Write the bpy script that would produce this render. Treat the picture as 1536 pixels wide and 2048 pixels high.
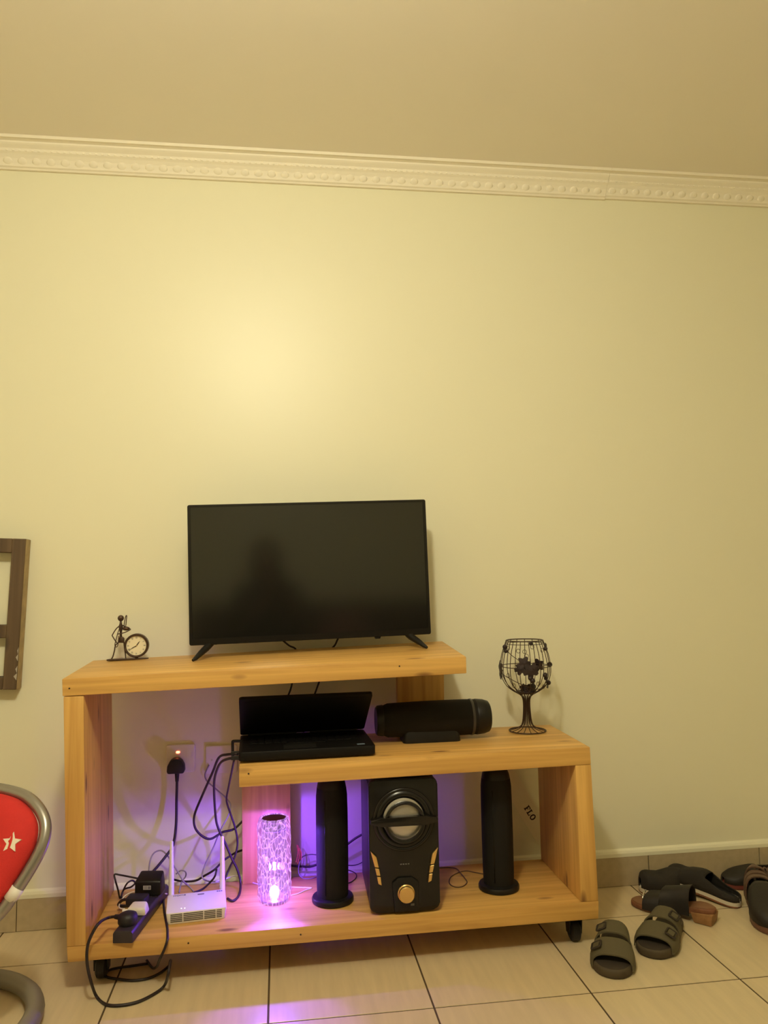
import bpy, bmesh, math, random
from math import pi, sin, cos, radians
from mathutils import Vector, Matrix

for _o in list(bpy.data.objects):
    bpy.data.objects.remove(_o, do_unlink=True)
SC = bpy.context.scene
COL = SC.collection
random.seed(7)

# ------------------------------------------------------------------ camera
cd = bpy.data.cameras.new('camera')
cam = bpy.data.objects.new('camera', cd)
COL.objects.link(cam)
cd.sensor_fit = 'VERTICAL'
cd.sensor_height = 36.0
cd.lens = 1544.13 / 2048 * 36.0
cd.clip_start = 0.02
YAW, PITCH, ROLL = 0.1358, 0.0900, -0.0187
_f = Vector((sin(YAW) * cos(PITCH), cos(YAW) * cos(PITCH), sin(PITCH)))
_r = Vector((cos(YAW), -sin(YAW), 0))
_u = _r.cross(_f)
_r2 = _r * cos(ROLL) + _u * sin(ROLL)
_u2 = _u * cos(ROLL) - _r * sin(ROLL)
M = Matrix((_r2, _u2, -_f)).transposed().to_4x4()
M.translation = Vector((0, -2.5776, 1.0342))
cam.matrix_world = M
SC.camera = cam

# ------------------------------------------------------------------ light
W = bpy.data.worlds.new('world')
SC.world = W
W.use_nodes = True
W.node_tree.nodes['Background'].inputs[0].default_value = (0.9, 0.75, 0.5, 1)
W.node_tree.nodes['Background'].inputs[1].default_value = 0.0

ld = bpy.data.lights.new('ceiling_bulb_light', 'POINT')
ld.energy = 66
ld.color = (1.0, 0.935, 0.68)
ld.shadow_soft_size = 0.07
lo = bpy.data.objects.new('ceiling_bulb_light', ld)
COL.objects.link(lo)
lo.location = (-0.10, -1.90, 2.28)

SC.cycles.max_bounces = 12
SC.cycles.diffuse_bounces = 7
SC.cycles.transparent_max_bounces = 16
SC.view_settings.view_transform = 'Standard'
SC.view_settings.look = 'None'
SC.view_settings.exposure = 0.0
SC.view_settings.gamma = 1.0
SC.view_settings.use_curve_mapping = False

# ------------------------------------------------------------------ materials
MATS = {}
def _lin(c):
    return tuple((x / 12.92 if x <= 0.04045 else ((x + 0.055) / 1.055) ** 2.4) for x in c)
def srgb(r, g, b):
    return _lin((r / 255, g / 255, b / 255))
def mat(name, col, rough=0.5, metal=0.0, spec=0.5, bump=0.0, bscale=60.0, var=0.0, vscale=8.0, emit=None, estr=0.0, coat=0.0, sheen=0.0):
    if name in MATS:
        return MATS[name]
    m = bpy.data.materials.new(name)
    m.use_nodes = True
    nt = m.node_tree
    p = nt.nodes['Principled BSDF']
    p.inputs['Base Color'].default_value = (*col, 1)
    p.inputs['Roughness'].default_value = rough
    p.inputs['Metallic'].default_value = metal
    p.inputs['Specular IOR Level'].default_value = spec
    p.inputs['Coat Weight'].default_value = coat
    p.inputs['Sheen Weight'].default_value = sheen
    if emit:
        p.inputs['Emission Color'].default_value = (*emit, 1)
        p.inputs['Emission Strength'].default_value = estr
    if bump or var:
        tc = nt.nodes.new('ShaderNodeTexCoord')
    if bump:
        n = nt.nodes.new('ShaderNodeTexNoise')
        n.inputs['Scale'].default_value = bscale
        n.inputs['Detail'].default_value = 5
        b = nt.nodes.new('ShaderNodeBump')
        b.inputs['Strength'].default_value = bump
        b.inputs['Distance'].default_value = 0.004
        nt.links.new(tc.outputs['Object'], n.inputs['Vector'])
        nt.links.new(n.outputs['Fac'], b.inputs['Height'])
        nt.links.new(b.outputs['Normal'], p.inputs['Normal'])
    if var:
        n2 = nt.nodes.new('ShaderNodeTexNoise')
        n2.inputs['Scale'].default_value = vscale
        n2.inputs['Detail'].default_value = 6
        r = nt.nodes.new('ShaderNodeValToRGB')
        r.color_ramp.elements[0].position = 0.3
        r.color_ramp.elements[1].position = 0.7
        r.color_ramp.elements[0].color = (*[max(0, c * (1 - var)) for c in col], 1)
        r.color_ramp.elements[1].color = (*[min(1, c * (1 + var)) for c in col], 1)
        nt.links.new(tc.outputs['Object'], n2.inputs['Vector'])
        nt.links.new(n2.outputs['Fac'], r.inputs['Fac'])
        nt.links.new(r.outputs['Color'], p.inputs['Base Color'])
    MATS[name] = m
    return m

def wood(name, axis, c_lo, c_hi, knot, seed=0.0, rough=0.42):
    m = bpy.data.materials.new(name)
    m.use_nodes = True
    nt = m.node_tree
    L = nt.links.new
    p = nt.nodes['Principled BSDF']
    p.inputs['Roughness'].default_value = rough
    tc = nt.nodes.new('ShaderNodeTexCoord')
    mp = nt.nodes.new('ShaderNodeMapping')
    mp.inputs['Location'].default_value = (seed, seed * 1.7, seed * 0.6)
    s = [42.0, 42.0, 42.0]
    s['xyz'.index(axis)] = 1.6
    mp.inputs['Scale'].default_value = s
    L(tc.outputs['Object'], mp.inputs['Vector'])
    n = nt.nodes.new('ShaderNodeTexNoise')
    n.inputs['Scale'].default_value = 1.0
    n.inputs['Detail'].default_value = 6
    n.inputs['Distortion'].default_value = 0.6
    L(mp.outputs['Vector'], n.inputs['Vector'])
    r = nt.nodes.new('ShaderNodeValToRGB')
    r.color_ramp.elements[0].position = 0.32
    r.color_ramp.elements[1].position = 0.68
    r.color_ramp.elements[0].color = (*c_lo, 1)
    r.color_ramp.elements[1].color = (*c_hi, 1)
    L(n.outputs['Fac'], r.inputs['Fac'])
    # knots: sparse stretched cells
    mk = nt.nodes.new('ShaderNodeMapping')
    mk.inputs['Location'].default_value = (seed * 2.1 + 0.3, seed + 0.17, seed * 1.3)
    sk = [13.0, 13.0, 13.0]
    sk['xyz'.index(axis)] = 4.6
    mk.inputs['Scale'].default_value = sk
    L(tc.outputs['Object'], mk.inputs['Vector'])
    v = nt.nodes.new('ShaderNodeTexVoronoi')
    v.inputs['Scale'].default_value = 1.0
    L(mk.outputs['Vector'], v.inputs['Vector'])
    kr = nt.nodes.new('ShaderNodeValToRGB')
    kr.color_ramp.elements[0].position = 0.06
    kr.color_ramp.elements[1].position = 0.16
    kr.color_ramp.elements[0].color = (0.85, 0.85, 0.85, 1)
    kr.color_ramp.elements[1].color = (0, 0, 0, 1)
    L(v.outputs['Distance'], kr.inputs['Fac'])
    mx = nt.nodes.new('ShaderNodeMix')
    mx.data_type = 'RGBA'
    mx.inputs[7].default_value = (*knot, 1)
    L(r.outputs['Color'], mx.inputs[6])
    L(kr.outputs['Color'], mx.inputs[0])
    L(mx.outputs[2], p.inputs['Base Color'])
    b = nt.nodes.new('ShaderNodeBump')
    b.inputs['Strength'].default_value = 0.12
    b.inputs['Distance'].default_value = 0.003
    L(n.outputs['Fac'], b.inputs['Height'])
    L(b.outputs['Normal'], p.inputs['Normal'])
    MATS[name] = m
    return m

PINE_LO, PINE_HI, KNOT = (0.52, 0.278, 0.068), (0.74, 0.445, 0.130), (0.16, 0.06, 0.02)
wood('pine_x', 'x', PINE_LO, PINE_HI, KNOT, 0.0)
wood('pine_x2', 'x', PINE_LO, PINE_HI, KNOT, 3.1)
wood('pine_z', 'z', PINE_LO, PINE_HI, KNOT, 1.3)
wood('pine_z2', 'z', PINE_LO, PINE_HI, KNOT, 5.2)
wood('frame_wood', 'z', (0.075, 0.045, 0.025), (0.15, 0.095, 0.05), (0.04, 0.025, 0.015), 0.7, 0.6)
mat('wall_paint', (0.80, 0.775, 0.59), 0.40, bump=0.10, bscale=7, spec=0.40)
mat('ceiling_paint', (0.88, 0.83, 0.74), 0.85, bump=0.03, bscale=25)
mat('plaster', (0.86, 0.80, 0.66), 0.6)
mat('grout', (0.085, 0.055, 0.024), 0.9)
mat('black_plastic', (0.009, 0.0075, 0.006), 0.42, spec=0.35)
mat('laptop_black', (0.006, 0.005, 0.0045), 0.5, spec=0.22)
mat('black_gloss', (0.008, 0.0068, 0.0055), 0.25, spec=0.42)
mat('soft_black', (0.010, 0.0085, 0.0065), 0.7, bump=0.15, bscale=500, spec=0.25)
mat('rubber', (0.012, 0.010, 0.010), 0.55)
mat('cord_black', (0.018, 0.010, 0.010), 0.5)
mat('cord_grey', (0.30, 0.27, 0.27), 0.5)
mat('cord_white', (0.85, 0.80, 0.72), 0.45)
mat('cord_brown', (0.10, 0.05, 0.03), 0.5)
mat('cord_red', (0.65, 0.12, 0.06), 0.5)
mat('white_plastic', (0.80, 0.77, 0.70), 0.38)
mat('dark_slot', (0.05, 0.045, 0.04), 0.7)
mat('print_grey', (0.16, 0.14, 0.18), 0.6)
mat('silver', (0.75, 0.73, 0.70), 0.25, metal=1.0)
mat('satin_silver', (0.62, 0.60, 0.56), 0.38, metal=0.85)
mat('gold', (0.80, 0.55, 0.22), 0.28, metal=0.9)
mat('bronze', (0.085, 0.050, 0.034), 0.4, metal=0.6)
mat('wire_bronze', (0.06, 0.032, 0.020), 0.45, metal=0.5)
mat('petal_bronze', (0.035, 0.022, 0.022), 0.5, metal=0.3, var=0.4, vscale=90)
mat('clock_face', (0.82, 0.75, 0.55), 0.5)
mat('clock_ink', (0.05, 0.035, 0.02), 0.6)
mat('red_fabric', (0.58, 0.022, 0.018), 0.85, bump=0.25, bscale=300, var=0.08, vscale=14)
mat('star_fabric', (0.78, 0.70, 0.58), 0.85)
mat('grey_tube', (0.34, 0.32, 0.29), 0.33, metal=0.75)
mat('base_tube', (0.24, 0.215, 0.18), 0.45, metal=0.3)
mat('olive_foam', (0.066, 0.046, 0.022), 0.75, bump=0.15, bscale=200)
mat('olive_strap', (0.092, 0.074, 0.036), 0.7, bump=0.12, bscale=240)
mat('olive_dark', (0.030, 0.020, 0.011), 0.8)
mat('cork_brown', (0.20, 0.075, 0.03), 0.6, var=0.3, vscale=40)
mat('heel_tan', (0.30, 0.15, 0.055), 0.6, var=0.2, vscale=60)
mat('shoe_black', (0.014, 0.010, 0.007), 0.6, bump=0.1, bscale=150)
mat('shoe_inner', (0.008, 0.007, 0.006), 0.9)
mat('shoe_charcoal', (0.020, 0.015, 0.010), 0.85, bump=0.2, bscale=400)
mat('shoe_white', (0.62, 0.55, 0.42), 0.55)
mat('brown_leather', (0.12, 0.065, 0.04), 0.5, bump=0.15, bscale=120)
mat('sole_brown', (0.14, 0.06, 0.035), 0.55)
mat('paper', (0.84, 0.80, 0.62), 0.8)
mat('ink', (0.03, 0.015, 0.01), 0.8)
mat('neon', (1, 0.2, 0.1), 0.4, emit=(1.0, 0.16, 0.07), estr=9.0)

def tile_material(name, base, rough):
    m = bpy.data.materials.new(name)
    m.use_nodes = True
    nt = m.node_tree
    L = nt.links.new
    p = nt.nodes['Principled BSDF']
    p.inputs['Roughness'].default_value = rough
    p.inputs['Specular IOR Level'].default_value = 0.45
    g = nt.nodes.new('ShaderNodeNewGeometry')
    mp = nt.nodes.new('ShaderNodeMapping')
    mp.inputs['Scale'].default_value = (48, 5, 48)
    L(g.outputs['Position'], mp.inputs['Vector'])
    n = nt.nodes.new('ShaderNodeTexNoise')
    n.inputs['Scale'].default_value = 1.0
    n.inputs['Detail'].default_value = 5
    L(mp.outputs['Vector'], n.inputs['Vector'])
    r = nt.nodes.new('ShaderNodeValToRGB')
    r.color_ramp.elements[0].position = 0.3
    r.color_ramp.elements[1].position = 0.72
    r.color_ramp.elements[0].color = (*[c * 0.92 for c in base], 1)
    r.color_ramp.elements[1].color = (*[min(1, c * 1.05) for c in base], 1)
    L(n.outputs['Fac'], r.inputs['Fac'])
    L(r.outputs['Color'], p.inputs['Base Color'])
    MATS[name] = m
tile_material('floor_tile', (0.62, 0.50, 0.31), 0.28)
tile_material('skirt_tile', (0.46, 0.37, 0.23), 0.35)

# ------------------------------------------------------------------ mesh helpers
def link(o, parent=None):
    COL.objects.link(o)
    if parent is not None:
        o.parent = parent
    return o
def obj(name, bm, m, parent=None, smooth=False, loc=None, angle=None):
    """finish a bmesh as ONE mesh object"""
    bmesh.ops.recalc_face_normals(bm, faces=bm.faces)
    me = bpy.data.meshes.new(name)
    bm.to_mesh(me)
    bm.free()
    me.materials.append(MATS[m] if isinstance(m, str) else m)
    if smooth:
        for f in me.polygons:
            f.use_smooth = True
        if angle is not None:
            me.set_sharp_from_angle(angle=radians(angle))
    o = bpy.data.objects.new(name, me)
    link(o, parent)
    if loc is not None:
        o.location = loc
    return o
def thing(name, label, cat, loc=(0, 0, 0), rotz=0.0, group=None):
    o = bpy.data.objects.new(name, None)
    o.empty_display_size = 0.05
    COL.objects.link(o)
    o.location = loc
    o.rotation_euler = (0, 0, rotz)
    return tag(o, label, cat, group)
def tag(o, label, cat, group=None):
    o['label'] = label
    o['category'] = cat
    if group:
        o['group'] = group
    return o
def struct(o):
    o['kind'] = 'structure'
    return o
def NB():
    return bmesh.new()
def xf(bm, verts, mtx):
    bmesh.ops.transform(bm, matrix=mtx, verts=verts)
def hexa(bm, p):
    """p: 8 points, bottom ring 0-3 then top ring 4-7"""
    v = [bm.verts.new(q) for q in p]
    for f in ((3, 2, 1, 0), (4, 5, 6, 7), (0, 1, 5, 4), (1, 2, 6, 5), (2, 3, 7, 6), (3, 0, 4, 7)):
        bm.faces.new([v[i] for i in f])
    return v
def box(bm, x0, x1, y0, y1, z0, z1):
    return hexa(bm, [(x0, y0, z0), (x1, y0, z0), (x1, y1, z0), (x0, y1, z0), (x0, y0, z1), (x1, y0, z1), (x1, y1, z1), (x0, y1, z1)])
def bevel(bm, w, seg=2, edges=None):
    bmesh.ops.bevel(bm, geom=list(edges or bm.edges), offset=w, segments=seg, profile=0.5, affect='EDGES', clamp_overlap=True)
def prism(bm, pts, d, axis='y'):
    """outline pts (a,b) extruded by d=(d0,d1) along axis"""
    def P(a, b, t):
        return {'y': (a, t, b), 'z': (a, b, t), 'x': (t, a, b)}[axis]
    A = [bm.verts.new(P(a, b, d[0])) for a, b in pts]
    B = [bm.verts.new(P(a, b, d[1])) for a, b in pts]
    n = len(pts)
    bm.faces.new(A)
    bm.faces.new(list(reversed(B)))
    for i in range(n):
        bm.faces.new((A[i], B[i], B[(i + 1) % n], A[(i + 1) % n]))
    return A + B
def lathe(bm, prof, seg=32, mtx=None, closed=False):
    """profile (r,z) revolved about z"""
    rings = []
    vs = []
    for r, z in prof:
        if r < 1e-6:
            v = bm.verts.new((0, 0, z))
            rings.append([v])
            vs.append(v)
        else:
            ring = [bm.verts.new((r * cos(2 * pi * k / seg), r * sin(2 * pi * k / seg), z)) for k in range(seg)]
            rings.append(ring)
            vs += ring
    pairs = list(zip(rings[:-1], rings[1:]))
    if closed:
        pairs.append((rings[-1], rings[0]))
    for a, b in pairs:
        if len(a) == 1 and len(b) == 1:
            continue
        for k in range(seg):
            k2 = (k + 1) % seg
            if len(a) == 1:
                bm.faces.new((a[0], b[k], b[k2]))
            elif len(b) == 1:
                bm.faces.new((a[k], b[0], a[k2]))
            else:
                bm.faces.new((a[k], b[k], b[k2], a[k2]))
    if mtx is not None:
        xf(bm, vs, mtx)
    return vs
def smooth_path(pts, sub=5, closed=False):
    P = [Vector(p) for p in pts]
    n = len(P)
    out = []
    for i in range(n if closed else n - 1):
        if closed:
            p0, p1, p2, p3 = P[i - 1], P[i], P[(i + 1) % n], P[(i + 2) % n]
        else:
            p0 = P[max(i - 1, 0)]
            p1, p2 = P[i], P[i + 1]
            p3 = P[min(i + 2, n - 1)]
        for k in range(sub):
            t = k / sub
            out.append(0.5 * ((2 * p1) + (-p0 + p2) * t + (2 * p0 - 5 * p1 + 4 * p2 - p3) * t * t + (-p0 + 3 * p1 - 3 * p2 + p3) * t ** 3))
    if not closed:
        out.append(P[-1])
    return out
def tube(bm, pts, r, seg=8, closed=False, cap=True):
    P = [Vector(p) for p in pts]
    n = len(P)
    R = r if isinstance(r, (list, tuple)) else [r] * n
    T = []
    for i in range(n):
        a = P[i - 1] if (closed or i > 0) else P[i]
        b = P[(i + 1) % n] if (closed or i < n - 1) else P[i]
        d = b - a
        T.append(d.normalized() if d.length > 1e-9 else Vector((0, 0, 1)))
    ref = Vector((0, 0, 1)) if abs(T[0].z) < 0.9 else Vector((1, 0, 0))
    nrm = (ref - T[0] * ref.dot(T[0])).normalized()
    rings = []
    for i in range(n):
        nrm = nrm - T[i] * nrm.dot(T[i])
        if nrm.length < 1e-6:
            nrm = T[i].orthogonal()
        nrm.normalize()
        bi = T[i].cross(nrm)
        rings.append([bm.verts.new(P[i] + (nrm * cos(2 * pi * k / seg) + bi * sin(2 * pi * k / seg)) * R[i]) for k in range(seg)])
    rng = range(n if closed else n - 1)
    for i in rng:
        a, b = rings[i], rings[(i + 1) % n]
        off = 0
        if closed and i == n - 1:
            off = min(range(seg), key=lambda o: sum((a[k].co - b[(k + o) % seg].co).length for k in range(seg)))
        for k in range(seg):
            bm.faces.new((a[k], a[(k + 1) % seg], b[(k + 1 + off) % seg], b[(k + off) % seg]))
    if cap and not closed:
        bm.faces.new(list(reversed(rings[0])))
        bm.faces.new(rings[-1])
    return rings
def ball(bm, c, r, u=12, v=8, scale=(1, 1, 1)):
    res = bmesh.ops.create_uvsphere(bm, u_segments=u, v_segments=v, radius=r)
    xf(bm, res['verts'], Matrix.Translation(c) @ Matrix.Diagonal((*scale, 1)))
    return res['verts']
def rrect(w, h, r, n=5, cx=0.0, cy=0.0):
    pts = []
    for sx, sy, a0 in ((1, 1, 0), (-1, 1, 90), (-1, -1, 180), (1, -1, 270)):
        for k in range(n + 1):
            a = radians(a0 + 90 * k / n)
            pts.append((cx + sx * (w / 2 - r) + r * cos(a), cy + sy * (h / 2 - r) + r * sin(a)))
    return pts
def copy_tree(o, parent=None):
    c = o.copy()
    COL.objects.link(c)
    c.parent = parent
    for ch in list(o.children):
        copy_tree(ch, c)
    return c
def text_mesh(name, body, size, m, parent, mtx, ext=0.0003):
    cu = bpy.data.curves.new(name, 'FONT')
    cu.body = body
    cu.size = size
    cu.extrude = ext
    cu.align_x = 'CENTER'
    cu.align_y = 'CENTER'
    t = bpy.data.objects.new(name, cu)
    COL.objects.link(t)
    bpy.context.view_layer.update()
    me = bpy.data.meshes.new_from_object(t.evaluated_get(bpy.context.evaluated_depsgraph_get()))
    bpy.data.objects.remove(t, do_unlink=True)
    me.name = name
    me.materials.clear()
    me.materials.append(MATS[m])
    me.transform(mtx)
    o = bpy.data.objects.new(name, me)
    link(o, parent)
    return o
def wobj(name, bm, m, parent, smooth=False, angle=None):
    """like obj(), for shapes given in room coordinates"""
    o = obj(name, bm, m, parent, smooth, None, angle)
    off = Vector((0, 0, 0))
    q = parent
    while q is not None:
        off += q.location
        q = q.parent
    o.data.transform(Matrix.Translation(-off))
    return o

# ================================================================== ROOM SHELL
X0, X1, Y0, H = -2.2, 2.7, -4.6, 2.49
bm = NB(); box(bm, X0 - 0.1, X1 + 0.1, 0, 0.1, -0.05, H + 0.05)
struct(obj('wall_back', bm, 'wall_paint'))
bm = NB(); box(bm, X0 - 0.1, X0, Y0, 0, -0.05, H + 0.05)
struct(obj('wall_left', bm, 'wall_paint'))
bm = NB(); box(bm, X1, X1 + 0.1, Y0, 0, -0.05, H + 0.05)
struct(obj('wall_right', bm, 'wall_paint'))
bm = NB(); box(bm, X0 - 0.1, X1 + 0.1, Y0 - 0.1, Y0, -0.05, H + 0.05)
struct(obj('wall_front', bm, 'wall_paint'))
bm = NB(); box(bm, X0, X1, Y0, 0, H, H + 0.05)
struct(obj('ceiling', bm, 'ceiling_paint'))
bm = NB(); box(bm, X0, X1, Y0, 0, -0.05, -0.0015)
floor = struct(obj('floor', bm, 'grout'))
T, GX, GY, G = 0.4, -0.4332, -0.2305, 0.0048
def floor_tile_mesh(w, d):
    b = NB()
    box(b, -w / 2, w / 2, -d / 2, d / 2, -0.004, 0.0)
    bevel(b, 0.0007, 1, [e for e in b.edges if all(v.co.z > -0.001 for v in e.verts)])
    me = bpy.data.meshes.new('tile')
    bmesh.ops.recalc_face_normals(b, faces=b.faces)
    b.to_mesh(me); b.free()
    me.materials.append(MATS['floor_tile'])
    return me
meshes = {}
for i in range(-5, 8):
    for j in range(-1, 11):
        xa, xb = max(GX + T * i, X0), min(GX + T * (i + 1), X1)
        yb, ya = min(GY - T * j, 0.0), max(GY - T * (j + 1), Y0)
        if xb - xa < 0.02 or yb - ya < 0.02:
            continue
        key = (round(xb - xa, 3), round(yb - ya, 3))
        if key not in meshes:
            meshes[key] = floor_tile_mesh(key[0] - G, key[1] - G)
        o = bpy.data.objects.new('tile', meshes[key])
        link(o, floor)
        o.location = ((xa + xb) / 2, (ya + yb) / 2, 0)

# skirting: grout bed, separate tiles, painted fillet above
bm = NB(); box(bm, X0, X1, -0.006, 0, 0, 0.094)
base = struct(obj('baseboard_back', bm, 'grout'))
sk = {}
x = GX - 0.40 * 5 + 0.016
while x < X1:
    a, b_ = max(x, X0), min(x + 0.4055, X1)
    w = round(b_ - a, 3)
    if w > 0.03:
        if w not in sk:
            b = NB(); box(b, -w / 2 + 0.0012, w / 2 - 0.0012, -0.0105, -0.004, 0.001, 0.095)
            bevel(b, 0.001, 1)
            me = bpy.data.meshes.new('tile'); b.to_mesh(me); b.free()
            me.materials.append(MATS['skirt_tile'])
            sk[w] = me
        o = bpy.data.objects.new('tile', sk[w]); link(o, base)
        o.location = ((a + b_) / 2, 0, 0)
    x += 0.4055
bm = NB()
prism(bm, [(0, 0.095), (-0.0115, 0.095), (-0.0115, 0.106), (-0.008, 0.114), (0, 0.119)], (X0, X1), 'x')
struct(obj('trim_2', bm, 'wall_paint'))

# plaster cornice in two lengths with egg relief
prof = [(0, 2.408), (-0.010, 2.408), (-0.013, 2.413), (-0.018, 2.416), (-0.021, 2.424), (-0.028, 2.438), (-0.036, 2.448),
        (-0.043, 2.454), (-0.046, 2.462), (-0.056, 2.470), (-0.060, 2.474), (-0.061, 2.479), (-0.070, 2.481), (-0.078, 2.481), (-0.080, 2.49), (0, 2.49)]
egg = NB()
ball(egg, (0, 0, 0), 1.0, 10, 7, (0.0155, 0.0040, 0.0135))
eggme = bpy.data.meshes.new('egg_relief'); egg.to_mesh(eggme); egg.free()
eggme.materials.append(MATS['plaster'])
for f in eggme.polygons: f.use_smooth = True
den = NB(); box(den, -0.004, 0.004, -0.002, 0.003, -0.003, 0.003); bevel(den, 0.0015, 1)
denme = bpy.data.meshes.new('dentil'); den.to_mesh(denme); den.free()
denme.materials.append(MATS['plaster'])
for nm, xa, xb, dz in (('trim_1', X0, 1.185, 0.0), ('trim_3', 1.186, X1, 0.0035)):
    bm = NB()
    prism(bm, [(a, z + (dz if z < 2.46 else 0)) for a, z in prof], (xa, xb), 'x')
    tr = struct(obj(nm, bm, 'plaster'))
    x = xa + 0.0225
    while x < xb - 0.01:
        if -1.1 < x < 2.1:
            o = bpy.data.objects.new('egg_relief', eggme); link(o, tr)
            o.location = (x, -0.0225, 2.4295 + dz); o.rotation_euler = (radians(35), 0, 0)
        x += 0.045
    x = xa + 0.01
    while x < xb - 0.01:
        if -1.0 < x < 2.0:
            o = bpy.data.objects.new('dentil', denme); link(o, tr)
            o.location = (x, -0.0435, 2.4565 + dz)
        x += 0.02

# ================================================================== PINE TV CABINET
cab = thing('tv_stand', 'stepped open pine tv stand on black castors against the cream wall', 'cabinet', (0.16, -0.25, 0.0))
def board(name, front, back, m):
    """front/back: (BL, BR, TR, TL)"""
    b = NB()
    hexa(b, [front[0], front[1], back[1], back[0], front[3], front[2], back[2], back[3]])
    bmesh.ops.recalc_face_normals(b, faces=b.faces)
    bevel(b, 0.0025, 2)
    return wobj(name, b, m, cab, True, 40)
board('upper_shelf', ((-0.562, -0.437, 0.752), (0.522, -0.417, 0.772), (0.522, -0.417, 0.819), (-0.564, -0.437, 0.797)),
      ((-0.572, -0.055, 0.763), (0.530, -0.060, 0.789), (0.530, -0.060, 0.836), (-0.574, -0.055, 0.808)), 'pine_x')
board('lower_shelf', ((-0.110, -0.429, 0.495), (0.881, -0.410, 0.502), (0.880, -0.410, 0.551), (-0.110, -0.429, 0.549)),
      ((-0.112, -0.070, 0.497), (0.886, -0.065, 0.504), (0.885, -0.065, 0.553), (-0.112, -0.070, 0.551)), 'pine_x2')
board('bottom_shelf', ((-0.538, -0.436, 0.088), (0.884, -0.410, 0.078), (0.887, -0.410, 0.1265), (-0.541, -0.436, 0.126)),
      ((-0.538, -0.075, 0.088), (0.884, -0.065, 0.078), (0.887, -0.065, 0.127), (-0.541, -0.075, 0.126)), 'pine_x')
board('left_side_panel', ((-0.541, -0.436, 0.1262), (-0.494, -0.436, 0.1262), (-0.509, -0.436, 0.751), (-0.560, -0.436, 0.751)),
      ((-0.541, -0.080, 0.1262), (-0.497, -0.080, 0.1262), (-0.512, -0.080, 0.762), (-0.561, -0.080, 0.762)), 'pine_z')
board('right_side_panel', ((0.834, -0.410, 0.1268), (0.886, -0.410, 0.1268), (0.881, -0.410, 0.5018), (0.834, -0.410, 0.5018)),
      ((0.836, -0.068, 0.1268), (0.886, -0.068, 0.1268), (0.882, -0.068, 0.5036), (0.836, -0.068, 0.5036)), 'pine_z2')
board('support_board', ((-0.117, -0.102, 0.1262), (0.029, -0.102, 0.1262), (0.030, -0.102, 0.4965), (-0.119, -0.102, 0.4965)),
      ((-0.117, -0.072, 0.1262), (0.029, -0.072, 0.1262), (0.030, -0.072, 0.4965), (-0.119, -0.072, 0.4965)), 'pine_z2')
board('support_board', ((0.369, -0.100, 0.5516), (0.521, -0.100, 0.5522), (0.525, -0.100, 0.787), (0.372, -0.100, 0.784)),
      ((0.369, -0.072, 0.5516), (0.521, -0.072, 0.5522), (0.525, -0.072, 0.787), (0.372, -0.072, 0.784)), 'pine_z')
for cx, cy, top in ((-0.475, -0.335, 0.088), (0.832, -0.352, 0.078), (-0.485, -0.12, 0.088), (0.832, -0.12, 0.078)):
    b = NB(); box(b, cx - 0.022, cx + 0.022, cy - 0.022, cy + 0.022, top - 0.006, top)
    for s in (-1, 1):
        hexa(b, [(cx + s * 0.017 - 0.002, cy - 0.012, 0.022), (cx + s * 0.017 + 0.002, cy - 0.012, 0.022), (cx + s * 0.017 + 0.002, cy + 0.012, 0.022), (cx + s * 0.017 - 0.002, cy + 0.012, 0.022),
                 (cx + s * 0.017 - 0.002, cy - 0.02, top - 0.004), (cx + s * 0.017 + 0.002, cy - 0.02, top - 0.004), (cx + s * 0.017 + 0.002, cy + 0.02, top - 0.004), (cx + s * 0.017 - 0.002, cy + 0.02, top - 0.004)])
    ca = wobj('castor', b, 'black_plastic', cab)
    b = NB()
    lathe(b, [(0.0, -0.014), (0.022, -0.014), (0.029, -0.010), (0.029, 0.010), (0.022, 0.014), (0.0, 0.014)], 24,
          Matrix.Translation((cx, cy, 0.0293)) @ Matrix.Rotation(pi / 2, 4, 'Y'))
    wobj('wheel', b, 'rubber', ca, True, 40)
# nails on the front edges
for nx, ny, nz in ((-0.545, -0.4372, 0.772), (-0.085, -0.4292, 0.53), (0.33, -0.4212, 0.799), (0.05, -0.4262, 0.107), (-0.24, -0.4312, 0.110)):
    b = NB(); lathe(b, [(0, 0.0), (0.0022, 0.0), (0.0022, 0.0012), (0.0, 0.0016)], 10, Matrix.Translation((nx, ny + 0.0006, nz)) @ Matrix.Rotation(pi / 2, 4, 'X'))
    wobj('nail_head', b, 'ink', cab, True)

# ================================================================== TELEVISION
tv = thing('television', 'black flat screen television, switched off, standing on the top pine shelf', 'television', (0.0965, -0.165, 0.822))
TW, TH = 0.741, 0.426
def tvm():   # panel frame, tilted a little like the shelf
    return Matrix.Translation((0.0, 0.0, 0.251)) @ Matrix.Rotation(-0.0195, 4, 'Y')
b = NB()
o_ = rrect(TW, TH, 0.006, 3)
i_ = rrect(TW - 0.018, TH - 0.026, 0.002, 3, 0, 0.006)
F = [[b.verts.new((x_, y_, z_)) for x_, z_ in ring] for ring, y_ in ((o_, 0.012), (o_, -0.004), ([(q[0] * 0.997, q[1] * 0.996) for q in o_], -0.006), (i_, -0.006), (i_, -0.003))]
n = len(o_)
for A, B in zip(F[:-1], F[1:]):
    for k in range(n):
        b.faces.new((A[k], A[(k + 1) % n], B[(k + 1) % n], B[k]))
xf(b, b.verts, tvm())
obj('bezel', b, 'black_gloss', tv)
mat('screen', (0.008, 0.0078, 0.006), 0.12, spec=0.85)
b = NB(); prism(b, rrect(TW - 0.0175, TH - 0.0255, 0.002, 3, 0, 0.006), (-0.0031, 0.004)); xf(b, b.verts, tvm())
obj('screen', b, 'screen', tv)
b = NB()
prism(b, rrect(TW - 0.004, TH - 0.004, 0.006, 3), (0.010, 0.020))
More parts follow.
